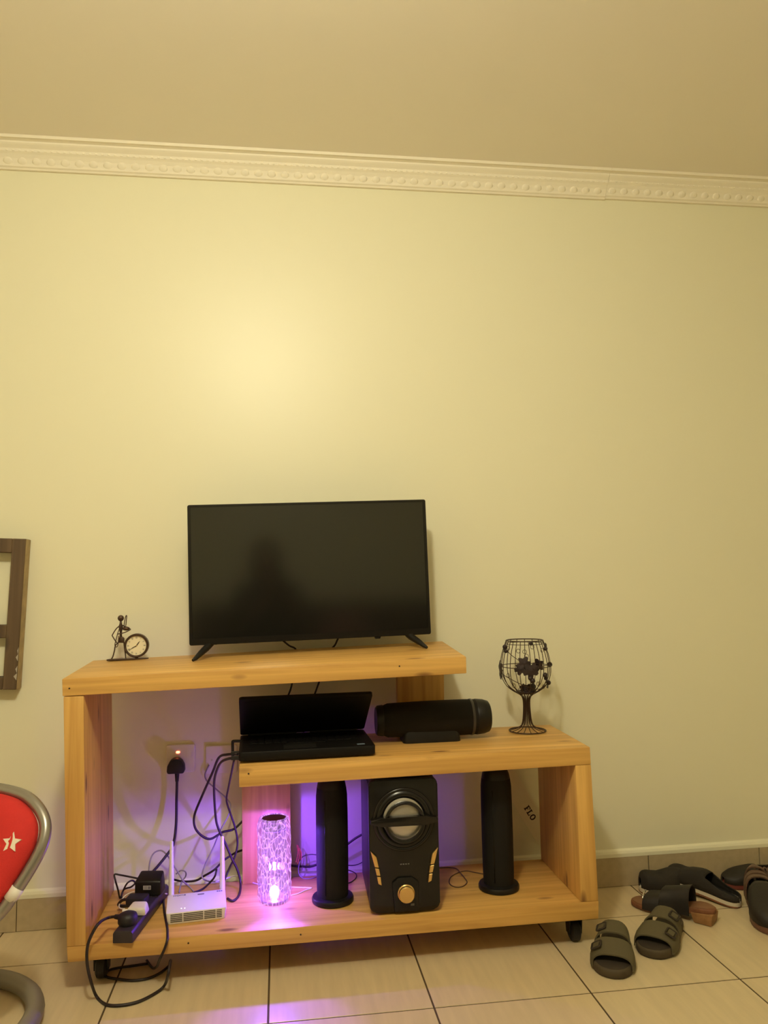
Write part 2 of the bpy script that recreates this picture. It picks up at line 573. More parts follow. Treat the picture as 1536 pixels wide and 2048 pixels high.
hexa(b, [(-0.26, 0.019, -0.2), (0.26, 0.019, -0.2), (0.22, 0.06, -0.18), (-0.22, 0.06, -0.18), (-0.26, 0.019, 0.06), (0.26, 0.019, 0.06), (0.22, 0.06, 0.02), (-0.22, 0.06, 0.02)])
xf(b, b.verts, tvm())
obj('back_housing', b, 'black_plastic', tv)
b = NB(); prism(b, [(0.191, -0.212), (0.212, -0.212), (0.209, -0.219), (0.194, -0.219)], (-0.004, 0.008)); xf(b, b.verts, tvm())
obj('remote_sensor', b, 'black_gloss', tv)
for s, zt, zg in ((-1, 0.0395, -0.0112), (1, 0.051, 0.0055)):
    b = NB()
    for yy, yg, zz in ((0.008, -0.058, -0.0005), (0.020, 0.066, 0.0035)):
        top = Vector((s * 0.304, yy, zt - 0.004)); bot = Vector((s * 0.346, yg, zg + 0.006 + zz))
        pts = [top, top.lerp(bot, 0.25) + Vector((s * 0.002, 0, -0.003)), top.lerp(bot, 0.6), top.lerp(bot, 0.92), bot + Vector((s * 0.004, (yg - yy) * 0.06, -0.002))]
        tube(b, pts, [0.0105, 0.0105, 0.009, 0.0065, 0.004], 10)
    box(b, s * 0.302 - 0.016, s * 0.302 + 0.016, 0.0, 0.024, zt - 0.008, zt + 0.006)
    obj('foot', b, 'black_plastic', tv, True, angle=40)

# ================================================================== LAPTOP
lap = thing('laptop', 'open black laptop with half lowered lid on the lower pine shelf', 'laptop', (0.0755, -0.394, 0.5512), 0.03)
LW, LD = 0.376, 0.245
b = NB()
prism(b, rrect(LW, LD, 0.012, 4, 0, LD / 2), (0.004, 0.029), 'z'); bevel(b, 0.003, 2, [e for e in b.edges if abs(e.verts[0].co.z - e.verts[1].co.z) < 1e-6])
lb = obj('base', b, 'laptop_black', lap, True, angle=35)
for fx in (-0.15, 0.15):
    for fy in (0.03, 0.21):
        b = NB(); lathe(b, [(0, 0), (0.008, 0), (0.008, 0.0045), (0, 0.0045)], 12, Matrix.Translation((fx, fy, 0)))
        obj('rubber_foot', b, 'rubber', lb)
b = NB()
for r_ in range(5):
    for c_ in range(14):
        kx = -0.150 + c_ * 0.0225; ky = 0.113 + r_ * 0.0205
        box(b, kx - 0.0095, kx + 0.0095, ky - 0.0085, ky + 0.0085, 0.0288, 0.0312)
box(b, -0.055, 0.055, 0.0845, 0.1015, 0.0288, 0.0312)
kb = obj('keyboard', b, 'laptop_black', lb); kb['kind'] = 'stuff'
b = NB(); prism(b, rrect(0.09, 0.052, 0.004, 3, -0.02, 0.043), (0.0288, 0.0296), 'z'); obj('touchpad', b, 'soft_black', lb)
b = NB(); prism(b, rrect(0.022, 0.012, 0.001, 2, 0.150, 0.026), (0.0289, 0.0295), 'z')
st = obj('sticker', b, mat('sticker_blue', (0.18, 0.24, 0.32), 0.4), lb); st['label'] = 'small pale blue processor sticker'
b = NB(); box(b, LW / 2 - 0.001, LW / 2 + 0.004, 0.075, 0.088, 0.012, 0.019); box(b, LW / 2 - 0.001, LW / 2 + 0.0025, 0.105, 0.122, 0.010, 0.021)
obj('side_port', b, 'silver', lb)
for s in (-1, 1):
    b = NB(); tube(b, [(s * 0.165, LD - 0.007, 0.030), (s * 0.02, LD - 0.007, 0.030)], 0.0065, 10); obj('hinge', b, 'laptop_black', lap, True, angle=40)
ang = radians(34.0)     # lid leans forward over the keyboard
lm = Matrix.Translation((0, LD - 0.006, 0.0345)) @ Matrix.Rotation(pi / 2 - (pi / 2 - ang), 4, 'X')
# in lid space: x across, y = towards the user along the lid (negative), z = outer side
lm = Matrix.Translation((0, LD - 0.008, 0.0305)) @ Matrix.Rotation(-ang, 4, 'X')
b = NB(); prism(b, rrect(LW, 0.240, 0.010, 4, 0, -0.120), (0.0, 0.008), 'z'); xf(b, b.verts, lm)
ll = obj('lid', b, 'laptop_black', lap, True, angle=35)
b = NB(); prism(b, rrect(LW - 0.030, 0.198, 0.003, 3, 0, -0.124), (-0.0006, 0.002), 'z'); xf(b, b.verts, lm)
obj('display', b, 'laptop_black', ll)

# ================================================================== PORTABLE SPEAKER
sp = thing('portable_speaker', 'long black cylindrical portable speaker lying on the lower pine shelf', 'speaker', (0.452, -0.205, 0.5515), 0.0)
AX = Matrix.Translation((0.006, 0, 0.063)) @ Matrix.Rotation(pi / 2, 4, 'Y')
b = NB()
lathe(b, [(0.043, -0.152), (0.050, -0.135), (0.0525, -0.05), (0.0535, 0.02), (0.0535, 0.10), (0.0525, 0.138)], 40, AX)
obj('grille', b, 'soft_black', sp, True)
b = NB()
lathe(b, [(0, -0.168), (0.034, -0.1705), (0.040, -0.171), (0.0445, -0.166), (0.0465, -0.1500), (0.043, -0.1495)], 40, AX)
obj('end_cap', b, 'black_plastic', sp, True, angle=50)
b = NB()
lathe(b, [(0.0530, 0.1375), (0.0537, 0.140), (0.0515, 0.163), (0.0465, 0.178), (0.042, 0.181), (0.034, 0.178), (0.0, 0.176)], 40, AX)
obj('end_cap', b, 'black_plastic', sp, True, angle=50)
b = NB(); lathe(b, [(0.0538, 0.120), (0.0546, 0.122), (0.0546, 0.126), (0.0538, 0.128)], 40, AX)
obj('ring', b, mat('ring_grey', (0.05, 0.045, 0.04), 0.35), sp, True)
b = NB()
A = [(x_, y_, 0.0) for x_, y_ in rrect(0.176, 0.094, 0.016, 4)]
Bt = [(x_ * 0.93, y_ * 0.88, 0.036) for x_, y_ in rrect(0.176, 0.094, 0.016, 4)]
va = [b.verts.new(q) for q in A]; vm = [b.verts.new((q[0], q[1], 0.010)) for q in A]; vb = [b.verts.new(q) for q in Bt]
b.faces.new(list(reversed(va))); b.faces.new(vb)
for P_, Q_ in ((va, vm), (vm, vb)):
    for k in range(len(P_)): b.faces.new((P_[k], P_[(k + 1) % len(P_)], Q_[(k + 1) % len(P_)], Q_[k]))
obj('stand', b, 'black_plastic', sp, True, angle=40)

# ================================================================== WIRE WINE GLASS
gl = thing('wire_wine_glass', 'bronze wire wine glass ornament with metal vine leaves on the lower shelf', 'ornament', (0.778, -0.155, 0.5525))
def gprof(t):     # wire profile, bottom to rim
    P_ = [(0.0575, 0.003), (0.040, 0.007), (0.024, 0.014), (0.0165, 0.024), (0.0130, 0.040), (0.0110, 0.065), (0.0105, 0.090), (0.0125, 0.105), (0.020, 0.115), (0.040, 0.126),
          (0.061, 0.143), (0.074, 0.166), (0.0795, 0.190), (0.0785, 0.215), (0.073, 0.245), (0.065, 0.268), (0.0585, 0.286)]
    return P_
GP = gprof(0)
def ring(bm_, r, z, w, seg=36, c=(0, 0)):
    tube(bm_, [(c[0] + r * cos(2 * pi * k / seg), c[1] + r * sin(2 * pi * k / seg), z) for k in range(seg)], w, 6, True)
path = smooth_path([(r, 0, z) for r, z in GP], 2)
b = NB(); tube(b, path, 0.00125, 5)
wire0 = obj('wire', b, 'wire_bronze', gl, True)
for k in range(1, 15):
    o = wire0.copy(); link(o, gl); o.rotation_euler = (0, 0, 2 * pi * k / 15)
wire0.rotation_euler = (0, 0, 0.0)
for nm, r, z, w in (('base_ring', 0.0575, 0.0032, 0.0020), ('rim', 0.0585, 0.286, 0.0018), ('hoop', 0.0790, 0.205, 0.0012), ('hoop', 0.0615, 0.276, 0.0010)):
    b = NB(); ring(b, r, z, w); obj(nm, b, 'wire_bronze', gl, True)
b = NB(); lathe(b, [(0, 0.118), (0.03, 0.119), (0.036, 0.124), (0.03, 0.127), (0, 0.127)], 24); obj('bowl_plate', b, 'petal_bronze', gl, True, angle=50)
def on_bowl(phi, z, out=0.003):
    for (r0, z0), (r1, z1) in zip(GP[:-1], GP[1:]):
        if z0 <= z <= z1:
            r = r0 + (r1 - r0) * (z - z0) / (z1 - z0) + out
            return Vector((r * cos(phi), r * sin(phi), z))
    return Vector((0.06 * cos(phi), 0.06 * sin(phi), z))
F0 = -pi / 2 - 0.3   # side that faces the viewer
def leaf(phi, z, size, rot, out=0.005):
    b = NB(); c = on_bowl(phi, z, out)
    pts = []
    N = 20
    for k in range(N):
        a = 2 * pi * k / N
        rr = size * (0.62 + 0.38 * abs(cos(2.5 * a))) * (1 + 0.10 * sin(9 * a))
        pts.append((rr * sin(a), rr * cos(a)))
    vt = [b.verts.new((x_, 0.12 * (x_ * x_ + y_ * y_) / size - 0.001, y_)) for x_, y_ in pts]
    vb = [b.verts.new((x_, 0.12 * (x_ * x_ + y_ * y_) / size + 0.001, y_)) for x_, y_ in pts]
    c1 = b.verts.new((0, -0.002, 0)); c2 = b.verts.new((0, 0.0, 0))
    for k in range(N):
        b.faces.new((vt[k], vt[(k + 1) % N], c1)); b.faces.new((vb[(k + 1) % N], vb[k], c2)); b.faces.new((vt[k], vb[k], vb[(k + 1) % N], vt[(k + 1) % N]))
    xf(b, b.verts, Matrix.Translation(c) @ Matrix.Rotation(phi + pi / 2, 4, 'Z') @ Matrix.Rotation(rot, 4, 'Y'))
    return obj('leaf', b, 'petal_bronze', gl)
for ph, z, s, ro in ((F0 - 0.05, 0.222, 0.022, 0.4), (F0 + 0.18, 0.198, 0.026, 1.9), (F0 - 0.22, 0.203, 0.019, 3.3), (F0 + 0.30, 0.205, 0.016, 5.0), (F0 - 1.25, 0.203, 0.021, 1.0), (F0 - 1.3, 0.182, 0.018, 2.0),
                     (F0 - 1.05, 0.262, 0.014, 2.2), (F0 + 1.35, 0.150, 0.015, 0.2), (F0 + 1.25, 0.268, 0.012, 0.9), (F0 + 2.6, 0.2, 0.022, 0.3)):
    leaf(ph, z, s, ro)
for ph, z, s, ro in ((F0 + 0.2, 0.137, 0.016, 0.5), (F0 + 0.95, 0.140, 0.018, 1.5), (F0 - 0.35, 0.138, 0.014, 2.5)):
    leaf(ph, z, s, ro, -0.030)
for ph, z, r in ((F0 + 1.95, 0.206, 0.0085), (F0 - 1.1, 0.268, 0.0075), (F0 + 0.25, 0.168, 0.0085), (F0 + 0.16, 0.176, 0.007), (F0 + 0.8, 0.183, 0.008), (F0 + 0.86, 0.172, 0.006), (F0 + 1.3, 0.155, 0.0075), (F0 + 1.1, 0.262, 0.0065), (F0 + 0.3, 0.281, 0.0065), (F0 - 0.9, 0.256, 0.006)):
    b = NB(); c = on_bowl(ph, z, 0.005); ball(b, c, r, 12, 8); obj('grape', b, 'petal_bronze', gl, True)
b = NB(); tube(b, smooth_path([on_bowl(F0 + a, z, 0.002) for a, z in ((-1.3, 0.185), (-0.8, 0.175), (-0.2, 0.155), (0.3, 0.142), (0.9, 0.138), (1.3, 0.15))], 4), 0.0011, 5); obj('vine', b, 'wire_bronze', gl, True)
b = NB(); tube(b, smooth_path([on_bowl(F0 + a, z, 0.002) for a, z in ((-1.1, 0.262), (-0.6, 0.245), (-0.1, 0.222), (0.2, 0.205), (0.9, 0.212), (1.5, 0.206), (1.95, 0.206))], 4), 0.0011, 5); obj('vine', b, 'wire_bronze', gl, True)
for ph, z in ((F0 - 0.85, 0.266), (F0 - 0.3, 0.258), (F0 - 0.02, 0.256), (F0 + 0.05, 0.243), (F0 + 0.35, 0.270), (F0 + 0.85, 0.258), (F0 + 0.62, 0.212), (F0 - 0.75, 0.182), (F0 - 0.6, 0.150), (F0 + 0.55, 0.156), (F0 - 0.35, 0.136), (F0 + 0.15, 0.141), (F0 + 1.0, 0.145)):
    b = NB(); c = on_bowl(ph, z, 0.002)
    t_ = Vector((-sin(ph), cos(ph), 0)); up = Vector((0, 0, 1))
    tube(b, [c + t_ * 0.0062 * cos(2 * pi * k / 14) + up * 0.0062 * sin(2 * pi * k / 14) for k in range(14)], 0.0008, 5, True)
    obj('tendril', b, 'wire_bronze', gl, True)

# ================================================================== FIGURINE CLOCK
fc = thing('figurine_clock', 'small bronze wire musician figurine with round roman numeral clock on top shelf', 'clock', (-0.463, -0.09, 0.8098), 0.03)
b = NB()
prism(b, [(-0.061, -0.012), (-0.045, -0.017), (0.02, -0.016), (0.06, -0.006), (0.062, 0.003), (0.045, 0.014), (-0.02, 0.016), (-0.056, 0.008)], (0.0, 0.0045), 'z'); bevel(b, 0.0012, 1)
obj('base_plate', b, 'bronze', fc)
def rod(name, pts, r, sub=4, seg=7, m='bronze', parent=None):
    b_ = NB(); tube(b_, smooth_path(pts, sub), r, seg); return obj(name, b_, m, parent or fc, True)
b = NB(); ball(b, (-0.022, 0, 0.1275), 0.0096, 16, 10); obj('head', b, 'bronze', fc, True)
b = NB(); tube(b, [(-0.022, 0, 0.121), (-0.022, 0, 0.112), (-0.022, 0, 0.101), (-0.0215, 0, 0.085), (-0.021, 0, 0.07), (-0.020, 0, 0.062)], [0.0028, 0.0036, 0.0068, 0.0036, 0.0032, 0.003], 10); obj('torso', b, 'bronze', fc, True)
b = NB(); prism(b, [(-0.0285, 0.053), (-0.011, 0.0515), (-0.0105, 0.066), (-0.0155, 0.0715), (-0.024, 0.071), (-0.0285, 0.065)], (-0.003, 0.003)); bevel(b, 0.002, 2); obj('hips', b, 'bronze', fc, True)
rod('leg', [(-0.026, 0, 0.055), (-0.0365, -0.001, 0.045), (-0.0395, -0.002, 0.028), (-0.044, -0.003, 0.010), (-0.0475, -0.004, 0.0045), (-0.043, -0.006, 0.004)], 0.0019)
rod('leg', [(-0.0125, 0, 0.055), (-0.0105, 0, 0.040), (-0.0075, 0, 0.020), (-0.006, -0.002, 0.006), (-0.005, -0.005, 0.004)], 0.0019)
rod('arm', [(-0.026, 0, 0.104), (-0.036, -0.002, 0.094), (-0.0455, -0.004, 0.077), (-0.0445, -0.006, 0.073), (-0.035, -0.008, 0.058), (-0.0275, -0.009, 0.050)], 0.0017)
rod('arm', [(-0.018, 0, 0.106), (-0.004, -0.003, 0.100), (0.0065, -0.006, 0.0945), (0.0065, -0.007, 0.0915), (-0.004, -0.009, 0.086), (-0.0165, -0.011, 0.082), (-0.029, -0.012, 0.080)], 0.0017)
b = NB(); tube(b, smooth_path([(-0.012, -0.004, 0.101), (-0.0105, -0.006, 0.113), (-0.008, -0.007, 0.127), (-0.0055, -0.007, 0.135), (-0.0035, -0.007, 0.134), (-0.0045, -0.007, 0.122), (-0.006, -0.006, 0.104)], 4), 0.0014, 6)
ball(b, (-0.0055, -0.005, 0.0955), 0.0085, 12, 8, (1.35, 0.8, 0.75))
hr = obj('horn', b, 'bronze', fc, True)
b = NB(); tube(b, smooth_path([(-0.023, -0.007, 0.101), (-0.0285, -0.011, 0.083), (-0.033, -0.012, 0.065), (-0.0365, -0.012, 0.048), (-0.034, -0.012, 0.0415), (-0.0305, -0.012, 0.042), (-0.0275, -0.012, 0.050), (-0.0245, -0.012, 0.075)], 4), 0.0013, 6)
obj('slide', b, 'bronze', fc, True)
CK = Matrix.Translation((0.026, -0.002, 0.043)) @ Matrix.Rotation(pi / 2, 4, 'X')
b = NB(); lathe(b, [(0.0295, 0.008), (0.031, 0.011), (0.034, 0.0115), (0.0362, 0.009), (0.0362, -0.012), (0.033, -0.014), (0.0, -0.014), (0.0, -0.010), (0.0295, -0.010)], 40, CK)
ckc = obj('clock_case', b, 'bronze', fc, True, angle=40)
b = NB(); lathe(b, [(0.0, 0.0055), (0.0300, 0.0055), (0.0300, 0.004), (0, 0.004)], 40, CK); obj('dial', b, 'clock_face', ckc)
for h, num in enumerate(('XII', 'I', 'II', 'III', 'IV', 'V', 'VI', 'VII', 'VIII', 'IX', 'X', 'XI')):
    a = 2 * pi * h / 12
    text_mesh('numeral', num, 0.0085, 'clock_ink', ckc, CK @ Matrix.Rotation(-a, 4, 'Z') @ Matrix.Translation((0, 0.0238, 0.0057)) @ Matrix.Diagonal((0.62, 1, 1, 1)), 0.0001)
for a, L_, w in ((radians(37), 0.0185, 0.0009), (radians(239), 0.0240, 0.0007)):
    b = NB(); prism(b, [(-w, -0.004), (w, -0.004), (w * 1.6, L_ * 0.55), (0, L_), (-w * 1.6, L_ * 0.55)], (0.0062, 0.0068), 'z'); xf(b, b.verts, CK @ Matrix.Rotation(-a, 4, 'Z'))
    obj('hand', b, 'clock_ink', ckc)
b = NB(); ball(b, (0, 0, 0.007), 0.0018, 8, 6); xf(b, b.verts, CK); obj('hub', b, 'gold', ckc, True)
b = NB(); tube(b, [(0.026, 0, 0.004), (0.026, 0, 0.0095)], 0.005, 12); obj('post', b, 'bronze', fc, True, angle=40)
# ================================================================== CRYSTAL LAMP
lamp = thing('crystal_lamp', 'glowing violet faceted crystal table lamp on the bottom shelf', 'lamp', (-0.020, -0.238, 0.1265))
def crystal_material():
    m = bpy.data.materials.new('crystal')
    m.use_nodes = True
    nt = m.node_tree
    L = nt.links.new
    for n_ in list(nt.nodes): nt.nodes.remove(n_)
    out = nt.nodes.new('ShaderNodeOutputMaterial')
    tr = nt.nodes.new('ShaderNodeBsdfTransparent'); tr.inputs[0].default_value = (0.93, 0.86, 1.0, 1)
    gs = nt.nodes.new('ShaderNodeBsdfGlossy'); gs.inputs['Roughness'].default_value = 0.08; gs.inputs[0].default_value = (1.0, 0.9, 1.0, 1)
    em = nt.nodes.new('ShaderNodeEmission'); em.inputs[0].default_value = (0.72, 0.33, 1.0, 1)
    tc = nt.nodes.new('ShaderNodeTexCoord')
    mp = nt.nodes.new('ShaderNodeMapping'); mp.inputs['Scale'].default_value = (105, 105, 38)
    L(tc.outputs['Object'], mp.inputs['Vector'])
    v = nt.nodes.new('ShaderNodeTexVoronoi'); v.feature = 'DISTANCE_TO_EDGE'; v.inputs['Scale'].default_value = 1.0
    L(mp.outputs['Vector'], v.inputs['Vector'])
    r = nt.nodes.new('ShaderNodeValToRGB')
    r.color_ramp.elements[0].position = 0.0; r.color_ramp.elements[0].color = (3.2, 3.2, 3.2, 1)  # bright cell edges paint facet highlights into the emission
    r.color_ramp.elements[1].position = 0.10; r.color_ramp.elements[1].color = (0.45, 0.45, 0.45, 1)
    L(v.outputs['Distance'], r.inputs['Fac'])
    L(r.outputs['Color'], em.inputs['Strength'])
    m1 = nt.nodes.new('ShaderNodeMixShader'); m1.inputs[0].default_value = 0.16
    L(tr.outputs[0], m1.inputs[1]); L(gs.outputs[0], m1.inputs[2])
    ad = nt.nodes.new('ShaderNodeAddShader')
    sc = nt.nodes.new('ShaderNodeMixShader'); sc.inputs[0].default_value = 0.34
    L(m1.outputs[0], sc.inputs[1]); L(em.outputs[0], sc.inputs[2])
    L(sc.outputs[0], out.inputs['Surface'])
    MATS['crystal'] = m
crystal_material()
LR, LH, NS, NR = 0.0455, 0.232, 22, 13
b = NB()
rows = []
rnd = random.Random(3)
for j in range(NR + 1):
    z = LH * j / NR
    rr = LR * (0.93 if j in (0, NR) else 1.0)
    row = []
    for k in range(NS):
        a = 2 * pi * (k + 0.5 * (j % 2)) / NS
        bump_ = 0.0 if j in (0, NR) else (0.0035 if (k + j // 2) % 2 else -0.0005) + rnd.uniform(-0.001, 0.001)
        row.append(b.verts.new(((rr + bump_) * cos(a), (rr + bump_) * sin(a), z)))
    rows.append(row)
for j in range(NR):
    A, Bv = rows[j], rows[j + 1]
    for k in range(NS):
        k2 = (k + 1) % NS
        if j % 2 == 0:
            b.faces.new((A[k], A[k2], Bv[k])); b.faces.new((A[k2], Bv[k2], Bv[k]))
        else:
            b.faces.new((A[k], Bv[k2], Bv[k])); b.faces.new((A[k], A[k2], Bv[k2]))
# thick rim running inwards and a hollow bore
inner_top = [b.verts.new((0.0355 * cos(2 * pi * k / NS), 0.0355 * sin(2 * pi * k / NS), LH)) for k in range(NS)]
inner_bot = [b.verts.new((0.0355 * cos(2 * pi * k / NS), 0.0355 * sin(2 * pi * k / NS), 0.012)) for k in range(NS)]
off = 0.5 * (NR % 2)
for k in range(NS):
    k2 = (k + 1) % NS
    b.faces.new((rows[-1][k], rows[-1][k2], inner_top[k2], inner_top[k])); b.faces.new((inner_top[k], inner_top[k2], inner_bot[k2], inner_bot[k]))
obj('crystal_body', b, 'crystal', lamp)
b = NB(); lathe(b, [(0, LH - 0.006), (0.0350, LH - 0.006), (0.0350, LH - 0.002), (0.0, LH - 0.002)], 32)
lc = obj('top_cap', b, mat('lamp_cap', (0.10, 0.035, 0.07), 0.5), lamp, True, angle=40); lc['label'] = 'dark plum disc inside the top rim'
b = NB(); lathe(b, [(0, 0.0), (0.039, 0.0), (0.039, 0.007), (0.030, 0.012), (0.0, 0.012)], 32)
obj('base', b, mat('lamp_base', (0.35, 0.30, 0.42), 0.3, metal=0.6), lamp, True, angle=40)
b = NB(); lathe(b, [(0, 0.012), (0.013, 0.014), (0.0145, 0.026), (0.010, 0.036), (0.0, 0.042)], 20)
obj('led_bulb', b, mat('led_white', (1, 0.9, 1), 0.5, emit=(1.0, 0.80, 1.0), estr=14.0), lamp, True)
b = NB(); lathe(b, [(0, 0.1985), (0.0345, 0.1985), (0.0345, 0.2000), (0.0, 0.2000)], 32); obj('light_stop_disc', b, 'white_plastic', lamp, True, angle=40)  # disc added to cut the violet light off level, not a lamp part
VIOLET = (0.22, 0.068, 1.0)
for nm_, z_, e_, r_ in (('lamp_light', 0.070, 5.0, 0.012), ('added_glow', 0.1945, 12.5, 0.003)):  # upper point is added under the disc to give the glow a sharp top edge
    pl = bpy.data.lights.new(nm_, 'POINT'); pl.energy = e_; pl.color = VIOLET; pl.shadow_soft_size = r_
    po = bpy.data.objects.new(nm_, pl); link(po, lamp); po.location = (0, 0, z_)
pl = bpy.data.lights.new('added_floor_spot', 'SPOT'); pl.energy = 42.0; pl.color = (0.30, 0.10, 1.0); pl.shadow_soft_size = 0.012; pl.spot_size = radians(50); pl.spot_blend = 0.55  # added spot, stands in for light the crystal refracts onto the floor
po = bpy.data.objects.new('added_floor_spot', pl); link(po, lamp); po.location = (0, 0, 0.190)
po.rotation_euler = Vector((0.0, 0.50, 0.345)).to_track_quat('Z', 'Y').to_euler()

# ================================================================== TOWER SPEAKERS
def tower(name, label, loc):
    t = thing(name, label, 'speaker', loc, 0, 'pair of black tower speakers')
    b_ = NB(); lathe(b_, [(0, 0), (0.056, 0), (0.0595, 0.003), (0.060, 0.010), (0.0575, 0.015), (0.050, 0.018), (0, 0.018)], 40)
    obj('base', b_, 'black_plastic', t, True, angle=40)
    b_ = NB(); lathe(b_, [(0.0445, 0.016), (0.0455, 0.05), (0.0462, 0.15), (0.0460, 0.25), (0.0452, 0.295), (0.0425, 0.318)], 40)
    obj('grille', b_, 'soft_black', t, True)
    b_ = NB(); lathe(b_, [(0.0425, 0.3175), (0.040, 0.330), (0.034, 0.345), (0.022, 0.354), (0, 0.357)], 40)
    obj('top_cap', b_, 'black_plastic', t, True)
    b_ = NB(); tube(b_, [(-0.0225, -0.0405, 0.03), (-0.0225, -0.0408, 0.18), (-0.0225, -0.0400, 0.29)], 0.0012, 6)
    obj('trim_strip', b_, 'black_gloss', t, True)
    return t
tower('tower_speaker', 'black cylindrical tower speaker between the violet lamp and the subwoofer', (0.146, -0.272, 0.1266))
tower('tower_speaker', 'black cylindrical tower speaker right of the subwoofer near the side panel', (0.637, -0.270, 0.1268))

# ================================================================== SUBWOOFER
sb = thing('subwoofer', 'black subwoofer with silver cone, gold volume knob and gold side trims', 'speaker', (0.3365, -0.398, 0.1266), -0.02)
SW, SH, SD = 0.192, 0.360, 0.260     # local: x across, y depth (front at 0), z up
b = NB()
out_ = rrect(SW, SH - 0.008, 0.016, 5, 0, (SH - 0.008) / 2 + 0.008)
prism(b, out_, (0.012, SD)); bevel(b, 0.002, 1, [e for e in b.edges if abs(e.verts[0].co.y - e.verts[1].co.y) < 1e-6])
cabm = obj('enclosure', b, 'black_plastic', sb, True, angle=35)
b = NB()
prism(b, rrect(SW + 0.002, SH - 0.006, 0.018, 5, 0, (SH - 0.006) / 2 + 0.007), (0.0, 0.013)); bevel(b, 0.004, 2, [e for e in b.edges if abs(e.verts[0].co.y) < 1e-6 and abs(e.verts[1].co.y) < 1e-6])
fp = obj('front_panel', b, 'black_gloss', sb, True, angle=35)
for fx in (-0.07, 0.07):
    for fy in (0.03, 0.23):
        b = NB(); lathe(b, [(0, 0), (0.010, 0), (0.012, 0.0085), (0, 0.0085)], 14, Matrix.Translation((fx, fy, 0))); obj('rubber_foot', b, 'rubber', sb)
CC = Matrix.Translation((0.000, 0, 0.252)) @ Matrix.Rotation(pi / 2, 4, 'X')     # local z -> towards the viewer
b = NB()
lathe(b, [(0.086, 0.0), (0.085, 0.004), (0.080, 0.006), (0.076, 0.003), (0.072, 0.006), (0.066, 0.008), (0.061, 0.004), (0.058, 0.003)], 48, CC)
obj('surround', b, 'black_gloss', sb, True, angle=60)
b = NB(); lathe(b, [(0, 0.010), (0.020, 0.009), (0.040, 0.006), (0.055, 0.002), (0.059, 0.0005)], 40, CC @ Matrix.Translation((-0.002, 0.004, 0))); obj('cone', b, 'satin_silver', sb, True)
b = NB(); lathe(b, [(0.047, 0.010), (0.048, 0.0165), (0.0525, 0.018), (0.0565, 0.016), (0.0565, 0.008), (0.047, 0.008)], 48, CC @ Matrix.Translation((0.002, -0.005, 0)), True); obj('cone_ring', b, 'black_gloss', sb, True, angle=40)
b = NB()
prism(b, [(-0.094, 0.246), (-0.060, 0.2385), (0.060, 0.2385), (0.094, 0.246), (0.094, 0.258), (0.060, 0.2635), (-0.060, 0.2635), (-0.094, 0.258)], (-0.021, 0.0)); bevel(b, 0.003, 2)
obj('crossbar', b, 'black_gloss', sb, True, angle=40)
for s in (-1, 1):
    segs = [((-0.0935, 0.172), (-0.0775, 0.156), (-0.0715, 0.128), (-0.0825, 0.130)), ((-0.0820, 0.127), (-0.0710, 0.125), (-0.0675, 0.106), (-0.0775, 0.1075)), ((-0.0770, 0.1045), (-0.0670, 0.103), (-0.0645, 0.081), (-0.0735, 0.085))]
    for q in segs:
        b = NB(); prism(b, [(-s * a, z) for a, z in q], (-0.006, 0.001)); bevel(b, 0.001, 1); obj('gold_trim', b, 'gold', sb)
b = NB(); prism(b, [(-0.030, 0.008), (0.036, 0.008), (0.038, 0.085), (0.020, 0.098), (-0.018, 0.098), (-0.036, 0.085)], (-0.007, 0.001)); bevel(b, 0.003, 2); obj('control_panel', b, 'black_plastic', sb, True, angle=40)
KN = Matrix.Translation((0.002, 0, 0.0575)) @ Matrix.Rotation(pi / 2, 4, 'X')
b = NB(); lathe(b, [(0.0235, 0.004), (0.0235, 0.010), (0.0215, 0.012), (0.0215, 0.022), (0.0195, 0.0245), (0.0, 0.0235)], 36, KN); obj('volume_knob', b, 'gold', sb, True, angle=35)
b = NB()
for k in range(4): box(b, -0.012 + k * 0.007, -0.0075 + k * 0.007, -0.0012, 0.0, 0.131, 0.1335)
obj('badge', b, mat('badge_grey', (0.16, 0.15, 0.14), 0.4), sb)
b = NB(); box(b, 0.014, 0.024, -0.0078, -0.0065, 0.024, 0.030); obj('port_mark', b, 'badge_grey', sb)

# ================================================================== ROUTER
ro = thing('wifi_router', 'white wireless router with two upright antennas beside the power strip', 'router', (-0.2285, -0.345, 0.1266), 0.10)
RW, RD, RH = 0.160, 0.118, 0.034
b = NB()
hexa(b, [(-RW / 2 + 0.004, 0, 0.0), (RW / 2 - 0.004, 0, 0.0), (RW / 2 - 0.004, RD, 0.0), (-RW / 2 + 0.004, RD, 0.0), (-RW / 2, -0.002, RH - 0.004), (RW / 2, -0.002, RH - 0.004), (RW / 2, RD, RH), (-RW / 2, RD, RH)])
bevel(b, 0.006, 3, [e for e in b.edges if abs(e.verts[0].co.z - e.verts[1].co.z) > 0.01]); bevel(b, 0.0018, 2)
rb = obj('case', b, 'white_plastic', ro, True, angle=40)
slot_w = (0.030, 0.040, 0.050, 0.016)
for r_ in range(5):
    x = -0.068
    for k, w in enumerate((0.031, 0.052, 0.030, 0.014)):
        b = NB(); z = 0.006 + r_ * 0.0046
        box(b, x, x + w, -0.0005 - z * 0.055 - 0.0006, 0.003, z, z + 0.0020)
        obj('vent_slot', b, 'dark_slot', rb)
        x += w + 0.0028
for ax in (-0.070, 0.072):
    b = NB(); tube(b, [(ax, RD + 0.004, 0.012), (ax, RD + 0.005, 0.045), (ax, RD + 0.006, 0.11), (ax, RD + 0.006, 0.178), (ax, RD + 0.006, 0.180)], [0.0075, 0.0078, 0.0066, 0.0046, 0.003], 12)
    an = obj('antenna', b, 'white_plastic', ro, True, angle=50)
